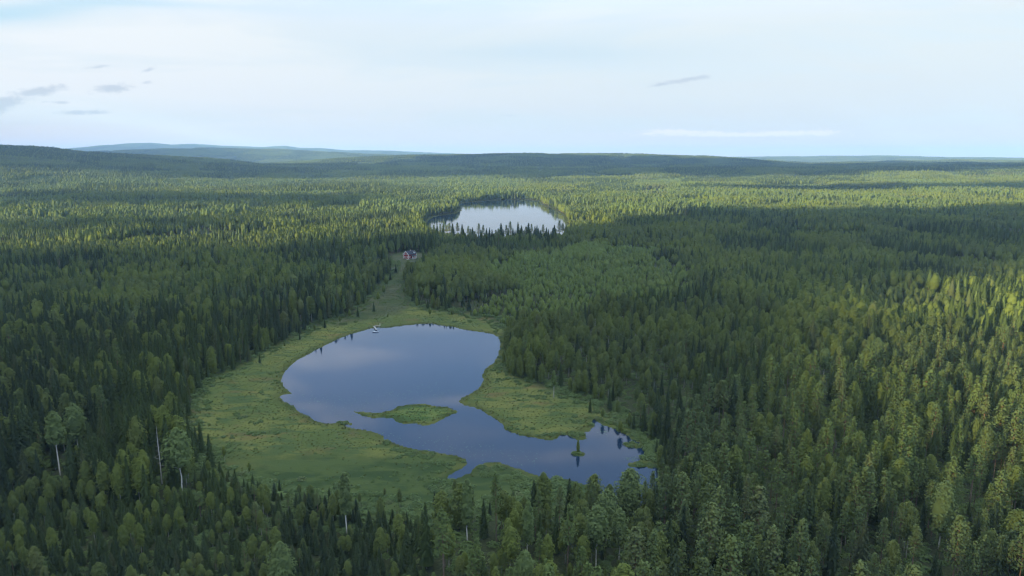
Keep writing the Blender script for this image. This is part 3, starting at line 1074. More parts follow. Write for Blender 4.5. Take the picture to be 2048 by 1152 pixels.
TX, TY, TH, TK, TB, TY_ = [], [], [], [], [], []
for (r0, r1, s) in bands:
    x, y = jgrid(-r1, r1, 20, r1, s, rng)
    r = np.hypot(x, y)
    az = np.degrees(np.arctan2(x, y))
    lim = np.where(r < 500, 46, 42)
    m = (r >= r0) & (r < r1) & (np.abs(az) < lim) & (r > 95)
    x, y, r = x[m], y[m], r[m]
    w = water_sd(x, y)
    m = w > np.where(y > 700, 5.0, 1.5)
    x, y, r, w = x[m], y[m], r[m], w[m]
    n = len(x)
    big = np.full(n, 1e3)
    near = (np.abs(x) < 900) & (y < 900)

    def S(P, pad=0.0):
        o = big.copy()
        o[near] = sdf(P, x[near], y[near])
        return o
    bog = S(BOG) + 7 * (fnoise(x, y, 22, 50, 2) - 0.5)
    keep = bog > 0.5
    young, dark, pines, clear = S(YOUNG), S(DARK), S(PINES), S(CLEARING) + 75 * (fnoise(x, y, 38, 57, 2) - 0.5)
    q1, q2, q3 = stands(x, y, 75, 500)
    low = S(LOWSTAND)
    u = rng.random(n)
    nz = fnoise(x, y, 90, 60)
    nz2 = fnoise(x, y, 45, 66)
    dens = 1 / 3.1 ** 2
    want = np.where(young < 0, 1 / 2.65 ** 2, np.where(dark < 0, 1 / 4.2 ** 2, np.where(pines < 0, 1 / 4.5 ** 2, 1 / 4.8 ** 2)))
    want = np.where(clear < 0, 1 / 4.0 ** 2, want)
    want = np.where(low < 0, 1 / 4.0 ** 2, want)
    want = want * (0.45 + 1.1 * nz2)
    want = np.where((young < 0) | (clear < 0), want, want * (0.7 + 0.6 * q3))
    if r0 > 800:
        want = want * np.where(q3 > 0.93, 0.15, 1.0)
    keep &= rng.random(n) < want * (s * s * 0.87)
    # species shares (spruce, pine, birch)
    u1 = rng.random(n)
    ps = np.where(young < 0, 0.84, np.where(dark < 0, 0.76, np.where(pines < 0, 0.30, 0.24 + 0.5 * sstep(nz, 0.55, 0.75))))
    pp = np.where(young < 0, 0.04, np.where(dark < 0, 0.04, np.where(pines < 0, 0.55, 0.10)))
    far = r > 700
    ps = np.where(far, 0.22 + 0.3 * sstep(nz, .5, .7), ps)
    pp = np.where(far, 0.34, pp)
    free = (young >= 0) & (dark >= 0) & (pines >= 0)
    ps = np.where(free, np.where(q1 < .22, .70, np.where(q1 > .7, .06, ps)), ps)
    pp = np.where(free, np.where((q1 > .22) & (q1 < .4), np.where(far, .75, .35), np.where(q1 > .7, .05, pp)), pp)
    ps = np.where((clear < 0), 0.04, ps)
    pp = np.where((clear < 0), 0.02, pp)
    # the mixed foreground between bog and lower edge holds more birch on its left part
    mixed = (pines < 0) & (x < 35) & (r < 260)
    pp = np.where(mixed, 0.34, pp)
    ps = np.where(mixed, 0.28, ps)
    kind = np.where(u1 < ps, 0, np.where(u1 < ps + pp, 1, 2))
    h = np.choose(kind, [15.8, 16.0, 13.6]) * rng.normal(1.0, 0.17, n).clip(0.45, 1.35)
    h = np.where(free, h * np.where(r > 600, 0.58 + 0.58 * q2, 0.70 + 0.42 * q2), h)
    h = np.where((pines < 0) & (kind == 1), h * 1.1, h)
    h = h * (0.85 + 0.3 * fnoise(x, y, 70, 80))
    h = np.where(young < 0, np.choose(kind, [5.6, 6.5, 7.0]) * rng.normal(1, 0.2, n).clip(.5, 1.3), h)
    h = np.where(clear < 0, np.where(rng.random(n) < .07, rng.uniform(6, 10, n), rng.uniform(2.6, 5.8, n)), h)
    h = np.where((clear >= 0) & (clear < 18), h * (0.6 + 0.4 * clear / 18), h)
    h = np.where(low < 0, rng.uniform(6.0, 11.5, n), h)
    h = np.where((bog < 16), h * (0.5 + 0.5 * sstep(bog + 6 * rng.random(n), 0.5, 13)), h)
    wf = np.where(y > 700, w, 99)
    h = np.where(wf < 14, h * np.where(y > 1050, 1.1, 0.7), h)
    TX.append(x[keep])
    TY.append(y[keep])
    TH.append(h[keep])
    TK.append(kind[keep])
    TB.append(np.where(clear < 0, 1, np.where((bog < 8) & (kind == 2), 2, 0))[keep])
    TY_.append((young < 0)[keep])
TX, TY, TH, TK, TB, TY_ = map(np.concatenate, (TX, TY, TH, TK, TB, TY_))


def at_top(px, py, H):
    """ground position of a tree of height H whose tip is seen at this pixel"""
    p = unproj(px, py, H)
    for _ in range(4):
        z = float(ground_h([p[0]], [p[1]])[0])
        p = unproj(px, py, H + z)
    return p[0], p[1], z


# trees that can be told apart: kind, top pixel, height, crown start, slimness/crown radius factor, label
HEROES = [
    ('birch', (104, 826), 21.0, 0.52, 0.12, 'tall birch with a long bare white trunk and small crown among dark left spruces'),
    ('birch', (352, 864), 20.0, 0.45, 0.21, 'broad crowned birch with a thick white lower trunk left of the bog'),
    ('birch', (146, 812), 17.0, 0.30, 0.20, 'bushy birch just right of the long bare white birch trunk'),
    ('birch', (688, 948), 17.0, 0.34, 0.10, 'thin grey leafed birch with a straight white trunk at the near edge of the bog'),
    ('birch', (934, 962), 17.5, 0.30, 0.10, 'drooping pale birch with a crooked white trunk in front of the narrow creek'),
    ('birch', (1262, 944), 14.5, 0.15, 0.30, 'wide light green birch standing over the water at the narrow pond arm'),
    ('birch', (1215, 985), 14.5, 0.2, 0.23, 'round birch just left of the wide one over the narrow end of the pond'),
    ('birch', (1195, 1018), 16.5, 0.45, 0.18, 'birch with a fan shaped crown on a thin pale trunk below the narrow pond arm'),
    ('birch', (1240, 1022), 14.0, 0.35, 0.17, 'smaller round crowned birch right of the fan shaped one'),
    ('pine', (1137, 1010), 18.0, 0.38, 0.14, 'dense conical pine standing alone in the middle of the foreground'),
    ('pine', (885, 1020), 18.5, 0.36, 0.15, 'bushy blue green pine with a grey trunk at the near end of the creek'),
    ('spruce', (850, 1005), 17.5, None, 0.8, 'narrow column like spruce left of the bushy pine by the creek'),
    ('pine', (992, 950), 19.0, 0.55, 0.10, 'pine with a bare reddish double trunk beside the drooping birch'),
    ('birch', (1056, 1005), 16.0, 0.30, 0.09, 'slender birch with a narrow pointed crown behind the lone conical pine'),
    ('birch', (1050, 1108), 12.0, 0.20, 0.24, 'yellow green birch crown cut by the lower edge in the middle'),
    ('birch', (560, 1092), 13.0, 0.22, 0.24, 'pale round birch crown rising from the young spruces at the lower edge'),
    ('birch', (1893, 968), 18.0, 0.25, 0.18, 'bright leafed birch among the grey green pines at lower right'),
    ('pine', (1560, 906), 19.0, 0.45, 0.12, 'pine with a long bare orange trunk in the gap at right'),
    ('birch', (1652, 700), 17.0, 0.5, 0.17, 'round topped birch with its pale trunk in full view on the right slope'),
    ('birch', (1757, 678), 17.5, 0.5, 0.15, 'upright birch with a bare white trunk among sunlit crowns at right'),
    ('birch', (1108, 742), 12.0, 0.45, 0.09, 'thin lone birch at the forest edge above the right bog tongue'),
    ('birch', (158, 462), 18.0, 0.45, 0.22, 'sunlit round birch standing out of the left forest belt'),
    ('spruce', (1672, 1040), 17.0, None, 1.0, 'pointed fresh green spruce near the lower right edge'),
    ('spruce', (1730, 1040), 16.5, None, 1.05, 'full spruce beside the pointed fresh green one at lower right'),
    ('pine', (1955, 890), 20.0, 0.4, 0.15, 'tall wide pine with a shaded right side near the right edge'),
]
hero_xy = []
for K_, (px, py), H_, b_, r_, lab in HEROES:
    hero_xy.append(at_top(px, py, H_))
SNAG = at_top(312, 852, 19.0)
keep = np.ones(len(TX), bool)
for (hx, hy, _) in hero_xy + [SNAG]:
    hd = np.hypot(TX - hx, TY - hy)
    keep &= hd > 3.6
    TH = np.where(hd < 13, np.minimum(TH, 9 + 0.45 * hd), TH)
    # nothing tall right in front of these
    dx, dy = hx, hy
    L = math.hypot(dx, dy)
    along = (TX * dx + TY * dy) / L
    off = np.abs(TX * dy - TY * dx) / L
    blk = (along < L - 2) & (along > L - 24) & (off < 2.2)
    TH = np.where(blk, np.minimum(TH, 4 + 0.20 * (L - along)), TH)
# room for the cottage and its view down the meadow
keep &= ~((np.abs(TX - HOUSE_XY[0] + 2) < 22) & (TY > HOUSE_XY[1] - 70) & (TY < HOUSE_XY[1] + 12))
TX, TY, TH, TK, TB, TY_ = TX[keep], TY[keep], TH[keep], TK[keep], TB[keep], TY_[keep]
TZ = ground_h(TX, TY)

# pines and spruces along the near shore of the far lake
ex, ey, eh, ek = [], [], [], []
strip = []
for px, py, hh, kd in ((768, 596, 9, 2), (757, 610, 8, 2), (815, 572, 8, 2), (781, 566, 7, 0), (822, 606, 9, 2), (748, 626, 7, 0), (834, 622, 8, 2), (776, 640, 3.5, 2),
                       (773, 580, 10, 2), (808, 592, 6, 2), (832, 552, 9, 0), (845, 540, 6, 2), (792, 552, 8, 0), (700, 640, 6, 2), (716, 636, 7, 0), (680, 650, 5, 2), (650, 658, 6, 0),
                       (630, 668, 5, 2), (860, 634, 6, 2), (905, 636, 5, 2), (600, 682, 5, 0), (570, 700, 4, 2), (520, 730, 5, 0), (600, 1000, 4, 2), (660, 1012, 5, 0), (560, 985, 4, 0), (720, 1018, 4, 2), (800, 1022, 6, 2), (870, 1018, 5, 0), (910, 1002, 6, 2), (770, 1000, 3, 2), (450, 925, 5, 2), (500, 955, 4, 2), (990, 1005, 6, 2), (1080, 1010, 5, 2), (1240, 870, 6, 2), (1205, 842, 5, 2), (1180, 826, 6, 0)):
    p = unproj(px, py)
    strip.append((p[0], p[1], hh, kd))
for px, py, kd in ((905, 447, 0), (915, 445, 1), (924, 448, 0), (936, 452, 1), (945, 455, 0), (957, 447, 1), (966, 450, 1), (973, 456, 0), (1002, 446, 0),
                   (1012, 450, 1), (1021, 443, 1), (1036, 444, 0), (1043, 451, 0), (1052, 453, 1), (1057, 446, 0), (1063, 448, 1), (1070, 452, 0), (1074, 450, 0),
                   (1086, 449, 1), (1097, 459, 0), (1106, 455, 0), (1112, 458, 1), (1119, 441, 1), (1126, 447, 1), (1133, 450, 1), (1142, 446, 1), (1150, 449, 1), (868, 450, 1), (880, 448, 1), (892, 449, 1),
                   (984, 458, 0), (992, 460, 1), (1081, 460, 0), (1090, 462, 0), (950, 462, 1), (1030, 460, 0), (927, 458, 0), (941, 458, 1), (962, 459, 0), (979, 455, 0), (997, 457, 1), (1007, 459, 0), (1016, 456, 0), (1026, 456, 0), (1040, 457, 0), (1048, 461, 1), (1060, 460, 0), (1067, 462, 0), (1077, 456, 0), (1093, 455, 0), (1102, 462, 0), (1109, 450, 0), (860, 446, 1), (874, 446, 0), (886, 445, 0), (898, 446, 1)):
    H_ = 15 + 6 * rng.random()
    p = at_top(px, py, H_)
    if water_sd([p[0]], [p[1]])[0] < 1.0:
        # slide towards the camera until on dry land, keeping the tip in place
        for hh in np.arange(H_, 32, 0.5):
            p = at_top(px, py, hh)
            H_ = hh
            if water_sd([p[0]], [p[1]])[0] > 1.0:
                break
    ex.append(p[0]); ey.append(p[1]); eh.append(min(H_, 25)); ek.append(kd)
nlake = len(ex)
for a, b_, hh, kd in strip:
    ex.append(a); ey.append(b_); eh.append(hh); ek.append(kd)
TX = np.concatenate([TX, ex]); TY = np.concatenate([TY, ey]); TH = np.concatenate([TH, eh]); TK = np.concatenate([TK, ek])
TZ = np.concatenate([TZ, ground_h(np.array(ex), np.array(ey))])
nT = len(TX)
TB = np.concatenate([TB, np.zeros(len(ex), int)])
TY_ = np.concatenate([TY_, np.zeros(len(ex), bool)])
shore_row = (np.arange(nT) >= nT - len(ex)) & (np.arange(nT) < nT - len(ex) + nlake)
TR = rng.uniform(0, 6.283, nT)
TW = rng.normal(1.0, 0.10, nT).clip(0.75, 1.35) * np.where(TY_ & (TK != 2), 1.45, 1.0) * np.where(shore_row, 1.2 + 0.35 * rng.random(nT), 1.0)
dist = np.hypot(TX, TY)
lod = np.where((dist < 430) | shore_row, 0, np.where(dist < 1150, 1, 2))
bushy = (TB > 0)
TK = np.where(bushy, 2, TK)
off = np.cumsum((0,) + NVAR)
VAR = off[lod] + rng.integers(0, 1000, nT) % np.array(NVAR)[lod]
VAR = np.where(TB == 1, BUSH0 + rng.integers(0, 4, nT), np.where(TB == 2, BUSH0 + 4 + rng.integers(0, 4, nT), VAR))

ppx, ppy = proj(TX, TY, TZ + TH)
bpx, bpy_ = proj(TX, TY, TZ)
inview = (ppx > -8) & (ppx < 2056) & (ppy < 1140)
shown = TH / np.maximum(dist, 1)
KN = ['spruce', 'pine', 'birch']
individual = np.zeros(nT, bool)
for k in range(3):
    c = np.where((TK == k) & inview & (lod == 0) & ~bushy)[0]
    c = c[np.argsort(-shown[c])][:285]
    individual[c] = True


def tree_thing(kn, x, y, z, H, rz, w, v, label, group, meshes=None):
    e = empty({'spruce': 'spruce_tree', 'pine': 'pine_tree', 'birch': 'birch_tree'}[kn], (x, y, z), rz)
    s = H / KINDS[kn]['H']
    e.scale = (s * w, s * w, s)
    tag(e, label, kn if kn != 'birch' else 'birch', group)
    cm, tm = meshes or SPLIT_MESH[(kn, v)]
    link('crown', cm, e)
    link('trunk', tm, e)
    return e


# labels from what can be seen near each tree
LANDMARKS = [(hero_xy[i][0], hero_xy[i][1], t) for i, t in (
    (0, 'the bare white birch trunk'), (1, 'the broad crowned white birch'), (3, 'the thin grey birch'),
    (4, 'the drooping birch'), (5, 'the wide birch over the water'), (7, 'the fan shaped birch'),
    (9, 'the lone conical pine'), (10, 'the bushy pine by the creek'), (14, 'the yellow green edge birch'),
    (15, 'the pale round edge birch'), (16, 'the bright birch among pines'), (17, 'the bare orange pine trunk'),
    (18, 'the round topped birch'), (19, 'the upright white trunked birch'), (22, 'the fresh green spruce'),
    (24, 'the tall wide pine'))]
LANDMARKS.append((SNAG[0], SNAG[1], 'the dead grey snag'))
for px, py, t in ((600, 760, 'the left bog shore'), (400, 1010, 'the lower left bog corner'), (150, 1100, 'the lower left corner'),
                  (1990, 1130, 'the lower right corner'), (1990, 960, 'the right edge'), (1420, 1100, 'the lower middle edge'),
                  (1330, 900, 'the dark pond inlet'), (1750, 1090, 'the lower edge at right'), (1430, 960, 'the dark forest gap'),
                  (30, 960, 'the left edge')):
    p = unproj(px, py)
    LANDMARKS.append((p[0], p[1], t))
LM = np.array([(a, b) for a, b, _ in LANDMARKS])
LT = [t for _, _, t in LANDMARKS]


def size_word(k, H):
    q = H / [11.0, 14.5, 11.5][k]
    return 'stunted' if q < 0.45 else 'small' if q < 0.7 else 'short' if q < 0.88 else 'medium' if q < 1.04 else 'tall' if q < 1.2 else 'towering'


def width_word(w):
    return 'slim' if w < 0.93 else 'broad' if w > 1.09 else ''


for px, py, t in ((30, 830, 'the dark left edge stand'), (200, 780, 'the dark left stand'), (1130, 745, 'the right bog tongue'), (1500, 820, 'the right slope foot'),
                  (1900, 820, 'the sunlit right stand'), (700, 1140, 'the lower edge left of middle'), (330, 1120, 'the lower left young stand'), (1000, 1140, 'the lower edge in the middle')):
    p = unproj(px, py)
    LANDMARKS.append((p[0], p[1], t))
LM = np.array([(a, b) for a, b, _ in LANDMARKS])
LT = [t for _, _, t in LANDMARKS]
SIDE = ['right of', 'behind', 'left of', 'in front of']
ind = np.where(individual)[0]
taken = {}
used = {}
for i in ind:
    k = int(TK[i])
    d = np.hypot(LM[:, 0] - TX[i], LM[:, 1] - TY[i])
    order = np.argsort(d)
    j = int(order[0])
    dx, dy = TX[i] - LM[j, 0], TY[i] - LM[j, 1]
    side = ('right of' if dx > 0 else 'left of') if abs(dx) > abs(dy) else ('behind' if dy > 0 else 'in front of')
    far = 'close ' if d[j] < 7 else '' if d[j] < 15 else 'well '
    key = (k, j, side, far, size_word(k, TH[i]), width_word(TW[i]))
    used.setdefault(key, []).append(i)
names = {0: 'spruce', 1: 'pine', 2: 'birch'}
ORD = ['nearest', 'second nearest', 'third nearest', 'fourth nearest', 'fifth nearest', 'sixth nearest', 'seventh nearest', 'eighth nearest', 'ninth nearest', 'tenth nearest'] + [w + ' nearest' for w in ('eleventh', 'twelfth', 'thirteenth', 'fourteenth', 'fifteenth', 'sixteenth', 'seventeenth', 'eighteenth', 'nineteenth', 'twentieth')]
for key, items in used.items():
    k, j, side, far, sw, ww = key
    items.sort(key=lambda i: math.hypot(TX[i] - LM[j, 0], TY[i] - LM[j, 1]))
    for q, i in enumerate(items):
        core = (sw + ' ' + ww).strip() + ' ' + names[k]
        place = far + side + ' ' + LT[j]
        if len(items) == 1:
            lab = core + ' ' + place
        elif q < len(ORD):
            lab = ORD[q] + ' ' + core + ' ' + place
        else:
            lab = 'farther ' + core + ' ' + place
        if len(lab.split()) > 16:
            lab = lab.replace(' the ', ' ')
        if len(lab.split()) > 16:
            print('LONG', lab)
        grp = {0: 'spruces of the foreground stands', 1: 'pines of the foreground stands', 2: 'birches of the foreground stands'}[k]
        tree_thing(names[k], TX[i], TY[i], TZ[i], TH[i], TR[i], TW[i], int(VAR[i]), lab, grp)

for (kn, (px, py), H, b_, r_, lab), (hx, hy, hz) in zip(HEROES, hero_xy):
    rg = np.random.default_rng(int(px) * 3 + 5)
    if kn == 'birch':
        cr, tr = birch_form(rg, 0, base=b_, R=r_)
        w = 1.0
    elif kn == 'pine':
        cr, tr = pine_form(rg, 0)
        w = r_ / 0.13
    else:
        cr, tr = spruce_form(rg, 0)
        w = r_
    K_ = KINDS[kn]
    ms = (np_mesh('crown', cr[0], cr[1], (M_PALEBIRCH if kn == 'birch' else K_['leaf'],), None, True, cr[2]),
          np_mesh('trunk', tr[0], tr[1], (B_WHITE if kn == 'birch' else K_['bark'],), smooth=True))
    tree_thing(kn, hx, hy, hz, H, rg.uniform(0, 6.28), w, 0, lab, None, ms)

for k in range(3):
    m = (TK == k) & ~individual
    s = TH[m] / KINDS[names[k]]['H']
    scatter('%s_forest' % names[k], KINDS[names[k]]['coll'], np.stack([TX[m], TY[m], TZ[m]], -1), TR[m],
            np.stack([s * TW[m], s * TW[m], s], -1), VAR[m],
            {0: 'dark pointed spruces of the wide forest around pond and lake', 1: 'grey green pines of the wide forest around pond and lake',
             2: 'round topped birches of the wide forest around pond and lake'}[k], names[k] + ' forest')

# dead snag left of the broad birch
def dead_snag(x, y, z, H, label):
    e = empty('dead_tree', (x, y, z))
    tag(e, label, 'dead tree')
    link('trunk', np_mesh('trunk', *tube([(0, 0, -.5), (.1, 0, H * .4), (-.05, .1, H * .75), (0.05, 0, H)], [.2, .15, .09, .02], 7), (B_DEAD,), smooth=True), e)
    rg = np.random.default_rng(5)
    for i in range(22):
        z0 = H * (0.32 + 0.62 * i / 22)
        a = i * 2.4 + rg.normal() * .3
        L = 1.9 * (1.1 - i / 22) * rg.uniform(.6, 1.1)
        d = np.array([math.cos(a), math.sin(a), rg.uniform(-.25, .3)])
        p0 = np.array([0, 0, z0])
        link('branch', np_mesh('branch', *tube([p0, p0 + d * L * .5 - np.array([0, 0, .05]), p0 + d * L + np.array([0, 0, .15])], [.05, .03, .012], 4), (B_DEAD,)), e)


dead_snag(*SNAG, 19.0, 'bare grey dead tree with short side branches beside the broad birch')

for (px, py, H_, lab) in ((1196, 690, 11.0, 'dead grey tree among the green crowns above the right bog tongue'), (558, 585, 13.0, 'bleached dead tree standing in the left forest behind the pond'),
                          (1400, 975, 13.0, 'grey leafless tree in the dark stand below the narrow pond arm')):
    dead_snag(*at_top(px, py, H_), H_, lab)

# ------------------------------------------------------------------ far forest in patches
TILE = 60.0
tcoll = bpy.data.collections.new('forest patches')
for v in range(12):
    rg = np.random.default_rng(300 + v)
    Vs, Fs, Ms, o_ = [], [], [], 0
    xs, ys = jgrid(-TILE / 2 - 3, TILE / 2 + 3, -TILE / 2 - 3, TILE / 2 + 3, 5.2, rg)
    for x, y in zip(xs, ys):
        if rg.random() < 0.16:
            continue
        k = v // 4 if rg.random() < 0.72 else int(rg.integers(0, 3))
        H = rg.normal(15.0, 3.4)
        a, f = low_tree(rg, x, y, k, max(H, 8))
        Vs.append(a)
        Fs.append(f + o_)
        o_ += len(a)
        Ms.append(np.full(len(f), k))
    nm = 'forest_patch_%03d' % v
    me = np_mesh(nm, np.concatenate(Vs), np.concatenate(Fs), (M_SPRUCE, M_PINE, M_BIRCH), np.concatenate(Ms))
    tcoll.objects.link(bpy.data.objects.new(nm, me))
r1 = 17000.0
xs, ys = jgrid(-r1, r1, 1000, r1, TILE * 0.97, rng, 0.04)
rr = np.hypot(xs, ys)
az = np.degrees(np.arctan2(xs, ys))
m = (rr > FAR_TREES + 22) & (rr < r1) & (np.abs(az) < 41) & (water_sd(xs, ys) > 45)
m &= ~((fnoise(xs, ys, 420, 91) > 0.74) & (rr < 9000))
xs, ys = xs[m], ys[m]
zs = ground_h(xs, ys)
nn = len(xs)
# tilt each patch with the slope
e_ = 25.0
gx = (ground_h(xs + e_, ys) - ground_h(xs - e_, ys)) / (2 * e_)
gy = (ground_h(xs, ys + e_) - ground_h(xs, ys - e_)) / (2 * e_)
tl = np.stack([np.arctan(gy), -np.arctan(gx)], -1)
q1, q2, q3 = stands(xs, ys, 210, 700)
hs = (0.75 + 0.4 * fnoise(xs, ys, 300, 93)) * (0.62 + 0.55 * q2)
hs = np.where((q3 > 0.94) & (rr[m] < 9000), 0.22, hs)
fr = np.hypot(xs, ys) > 3000
tv = np.where(q1 < np.where(fr, .62, .36), 0, np.where(q1 < np.where(fr, .88, .62), 1, 2)) * 4 + rng.integers(0, 4, nn)
scatter('distant_forest', tcoll, np.stack([xs, ys, zs - 0.5], -1), rng.integers(0, 4, nn) * 0.0, np.stack([np.ones(nn), np.ones(nn), hs], -1),
        tv, 'forest covering the far valleys and blue hills', 'forest', tilt=tl)

# ------------------------------------------------------------------ bog plants, shrubs, lilies
def ball_form(name, rg, n, R, hz, sz, mat, up=0.6):
    d = rg.normal(size=(n, 3))
    d /= np.linalg.norm(d, axis=1, keepdims=True)
    d[:, 2] = np.abs(d[:, 2])
    C = d * rg.uniform(.5, 1.05, (n, 1)) * np.array([R, R, hz])
    v, f = cards(C, d + np.array([0, 0, up]) + rg.normal(size=(n, 3)) * .3, np.full(n, sz) * rg.uniform(.7, 1.3, n), 0.7, rg)
    return bpy.data.objects.new(name, np_mesh(name, v, f, (mat,)))


gc = bpy.data.collections.new('sedge forms')
for v in range(4):
    rg = np.random.default_rng(50 + v)
    gc.objects.link(ball_form('sedge_form_%03d' % v, rg, 16, 0.75, 0.42, 0.45, M_BOGTUFT, 0.5))
sc_ = bpy.data.collections.new('shrub forms')
for v in range(5):
    rg = np.random.default_rng(70 + v)
    sc_.objects.link(ball_form('shrub_form_%03d' % v, rg, 150, 1.0, 1.1, 0.42, M_SHRUB, 0.5))

x, y = jgrid(-200, 160, 130, 640, 1.5, rng, 0.5)
b_ = sdf(BOG, x, y)
w = water_sd(x, y)
dn = fnoise(x, y, 14, 110)
m = (b_ < 2) & (w > 0.4) & (rng.random(len(x)) < (0.25 + 0.9 * dn) * np.where((y < 218 + 24 * (fnoise(x, y, 30, 115) - .5)) & (b_ > -400), 0.10, 1.0))
x, y, w = x[m], y[m], w[m]
s = rng.uniform(0.35, 0.7, len(x)) * np.where(w < 3, 1.4, 1.0)
scatter('sedge_ground_cover', gc, np.stack([x, y, ground_h(x, y) - 0.05], -1), rng.uniform(0, 6.28, len(x)), np.stack([s, s, s * rng.uniform(.6, 1.3, len(x))], -1),
        rng.integers(0, 4, len(x)), 'yellow green sedge tufts covering the bog and the little island', 'sedge')

# low shrubs: dark clumps in the bog, along the banks and under the forest edge
bx_, by_, bs_ = [], [], []
for px, py, n, sx, sy, s in ((480, 835, 9, 26, 8, 1.0), (520, 845, 8, 22, 6, 0.9), (510, 870, 9, 34, 6, 1.0), (460, 875, 5, 12, 5, 0.9), (535, 800, 10, 18, 10, 1.1),
                             (560, 745, 6, 20, 4, 1.0), (545, 766, 8, 22, 4, 1.1), (772, 886, 8, 9, 4, 1.2), (785, 898, 6, 10, 4, 0.9), (812, 905, 14, 30, 7, 1.0),
                             (850, 910, 22, 40, 9, 1.1), (880, 925, 22, 30, 10, 1.1), (860, 945, 16, 40, 10, 0.9), (905, 975, 22, 30, 12, 1.3), (975, 940, 20, 30, 7, 1.2),
                             (1010, 955, 26, 40, 9, 1.3), (1080, 975, 36, 50, 12, 1.5), (1130, 990, 30, 40, 12, 1.6), (1050, 1000, 40, 60, 12, 1.7),
                             (690, 848, 8, 12, 3, 1.0), (640, 838, 6, 12, 3, 1.0), (825, 828, 8, 30, 8, 0.6), (870, 828, 5, 20, 6, 0.6),
                             (1040, 860, 10, 20, 6, 1.0), (1090, 872, 16, 24, 5, 1.2), (1150, 870, 14, 16, 5, 1.2), (1160, 840, 20, 36, 9, 1.1), (1100, 800, 16, 40, 9, 1.0),
                             (1060, 800, 10, 30, 6, 0.9), (1220, 845, 18, 30, 6, 1.3), (1265, 868, 16, 22, 6, 1.4), (1300, 900, 20, 10, 16, 1.6), (1156, 907, 5, 5, 1.5, 1.0),
                             (1265, 890, 10, 14, 3, 0.9), (1285, 930, 14, 14, 3, 1.0), (1000, 760, 10, 14, 6, 1.0), (760, 640, 8, 30, 4, 0.9), (700, 650, 12, 34, 5, 1.2),
                             (860, 634, 10, 30, 3, 0.9), (870, 640, 6, 20, 2, 0.7), (950, 645, 14, 30, 4, 1.2), (880, 655, 3, 16, 1, 0.7),
                             (475, 605 + 300, 10, 40, 8, 1.0), (430, 850, 6, 14, 10, 0.8), (640, 900, 4, 60, 12, 0.6), (510, 690 + 20, 12, 30, 8, 1.2),
                             (770, 600, 8, 20, 10, 1.0), (520, 965, 30, 50, 10, 1.3), (640, 990, 46, 70, 12, 1.3), (760, 1010, 50, 70, 14, 1.3), (860, 1020, 50, 60, 16, 1.4), (900, 985, 30, 30, 14, 1.2), (430, 905, 18, 20, 14, 1.2), (980, 1010, 40, 50, 12, 1.4), (820, 960, 20, 50, 10, .9), (700, 965, 14, 60, 12, .8), (800, 565, 5, 10, 4, 1.1)):
    for _ in range(n):
        p = unproj(px + rng.normal() * sx * .6, py + rng.normal() * sy * .6)
        if rng.random() < .35:
            continue
        bx_.append(p[0]); by_.append(p[1]); bs_.append(s * rng.uniform(.6, 1.25))
# forest edge undergrowth
x, y = jgrid(-210, 160, 120, 650, 3.0, rng, 0.5)
b_ = sdf(BOG, x, y)
m = (b_ > -5) & (b_ < 9) & (rng.random(len(x)) < .6)
bx_ += list(x[m]); by_ += list(y[m]); bs_ += list(rng.uniform(.7, 1.6, m.sum()) * np.where(b_[m] > 1, 1.7, 1.0))
x, y = jgrid(-330, 330, 90, 430, 3.4, rng, 0.5)
az_ = np.degrees(np.arctan2(x, y))
m = (sdf(BOG, x, y) > 4) & (np.abs(az_) < 44) & (np.hypot(x, y) < 430) & (rng.random(len(x)) < .8)
bx_ += list(x[m]); by_ += list(y[m]); bs_ += list(rng.uniform(.6, 1.9, m.sum()))
bx_, by_, bs_ = map(np.array, (bx_, by_, bs_))
ws = water_sd(bx_, by_)
m = ws > 0.5
bx_, by_, bs_ = bx_[m], by_[m], bs_[m]
scatter('low_shrubs', sc_, np.stack([bx_, by_, ground_h(bx_, by_) - .1], -1), rng.uniform(0, 6.28, len(bx_)),
        np.stack([bs_ * 1.15, bs_ * 1.15, bs_ * .6], -1), rng.integers(0, 5, len(bx_)), 'dark green willow and heather shrubs along bog, banks and forest edge', 'shrubs')

# small tree on the round islet
lt = at_top(1155, 881, 4.6)
p = unproj(1156, 907)
cr, tr = birch_form(np.random.default_rng(77), 1, base=0.1, R=.10)
tree_thing('birch', p[0], p[1], 0.15, 4.8, 0, 1.2, 0, 'tiny lone birch growing on the round islet in the narrow arm of the pond', None,
           (np_mesh('crown', cr[0], cr[1], (M_BIRCH,), None, True, cr[2]), np_mesh('trunk', tr[0], tr[1], (B_BIRCH,))))

# lily pads floating in the near half of the pond
lily_m = simple_mat('lily pad', (0.045, 0.085, 0.045), 0.75, 0.3, 1.0)
V, F = [], []
cnt = 0
for px, py, n, sx, sy in ((640, 800, 130, 50, 14), (720, 812, 170, 60, 14), (800, 790, 140, 60, 8), (870, 775, 120, 50, 14), (900, 790, 80, 30, 8),
                          (760, 870, 40, 30, 6), (850, 885, 90, 60, 12), (950, 900, 110, 60, 12), (1040, 915, 60, 60, 12), (905, 740, 60, 30, 20),
                          (1205, 862, 70, 9, 7), (1160, 872, 40, 12, 3), (1262, 917, 50, 10, 3), (1020, 928, 40, 40, 4), (690, 830, 50, 30, 5)):
    for _ in range(int(n * .6)):
        q = unproj(px + rng.normal() * sx * .7, py + rng.normal() * sy * .7)
        r0 = rng.uniform(.10, .22)
        a0 = rng.uniform(0, 6.28)
        nn_ = 7
        a = a0 + np.linspace(0.25, 6.03, nn_)
        V.append(np.stack([q[0] + np.cos(a) * r0, q[1] + np.sin(a) * r0, np.full(nn_, .012 + rng.random() * .02)], -1))
        F.append(np.arange(nn_)[None] + cnt)
        cnt += nn_
V = np.concatenate(V)
F = np.concatenate(F)
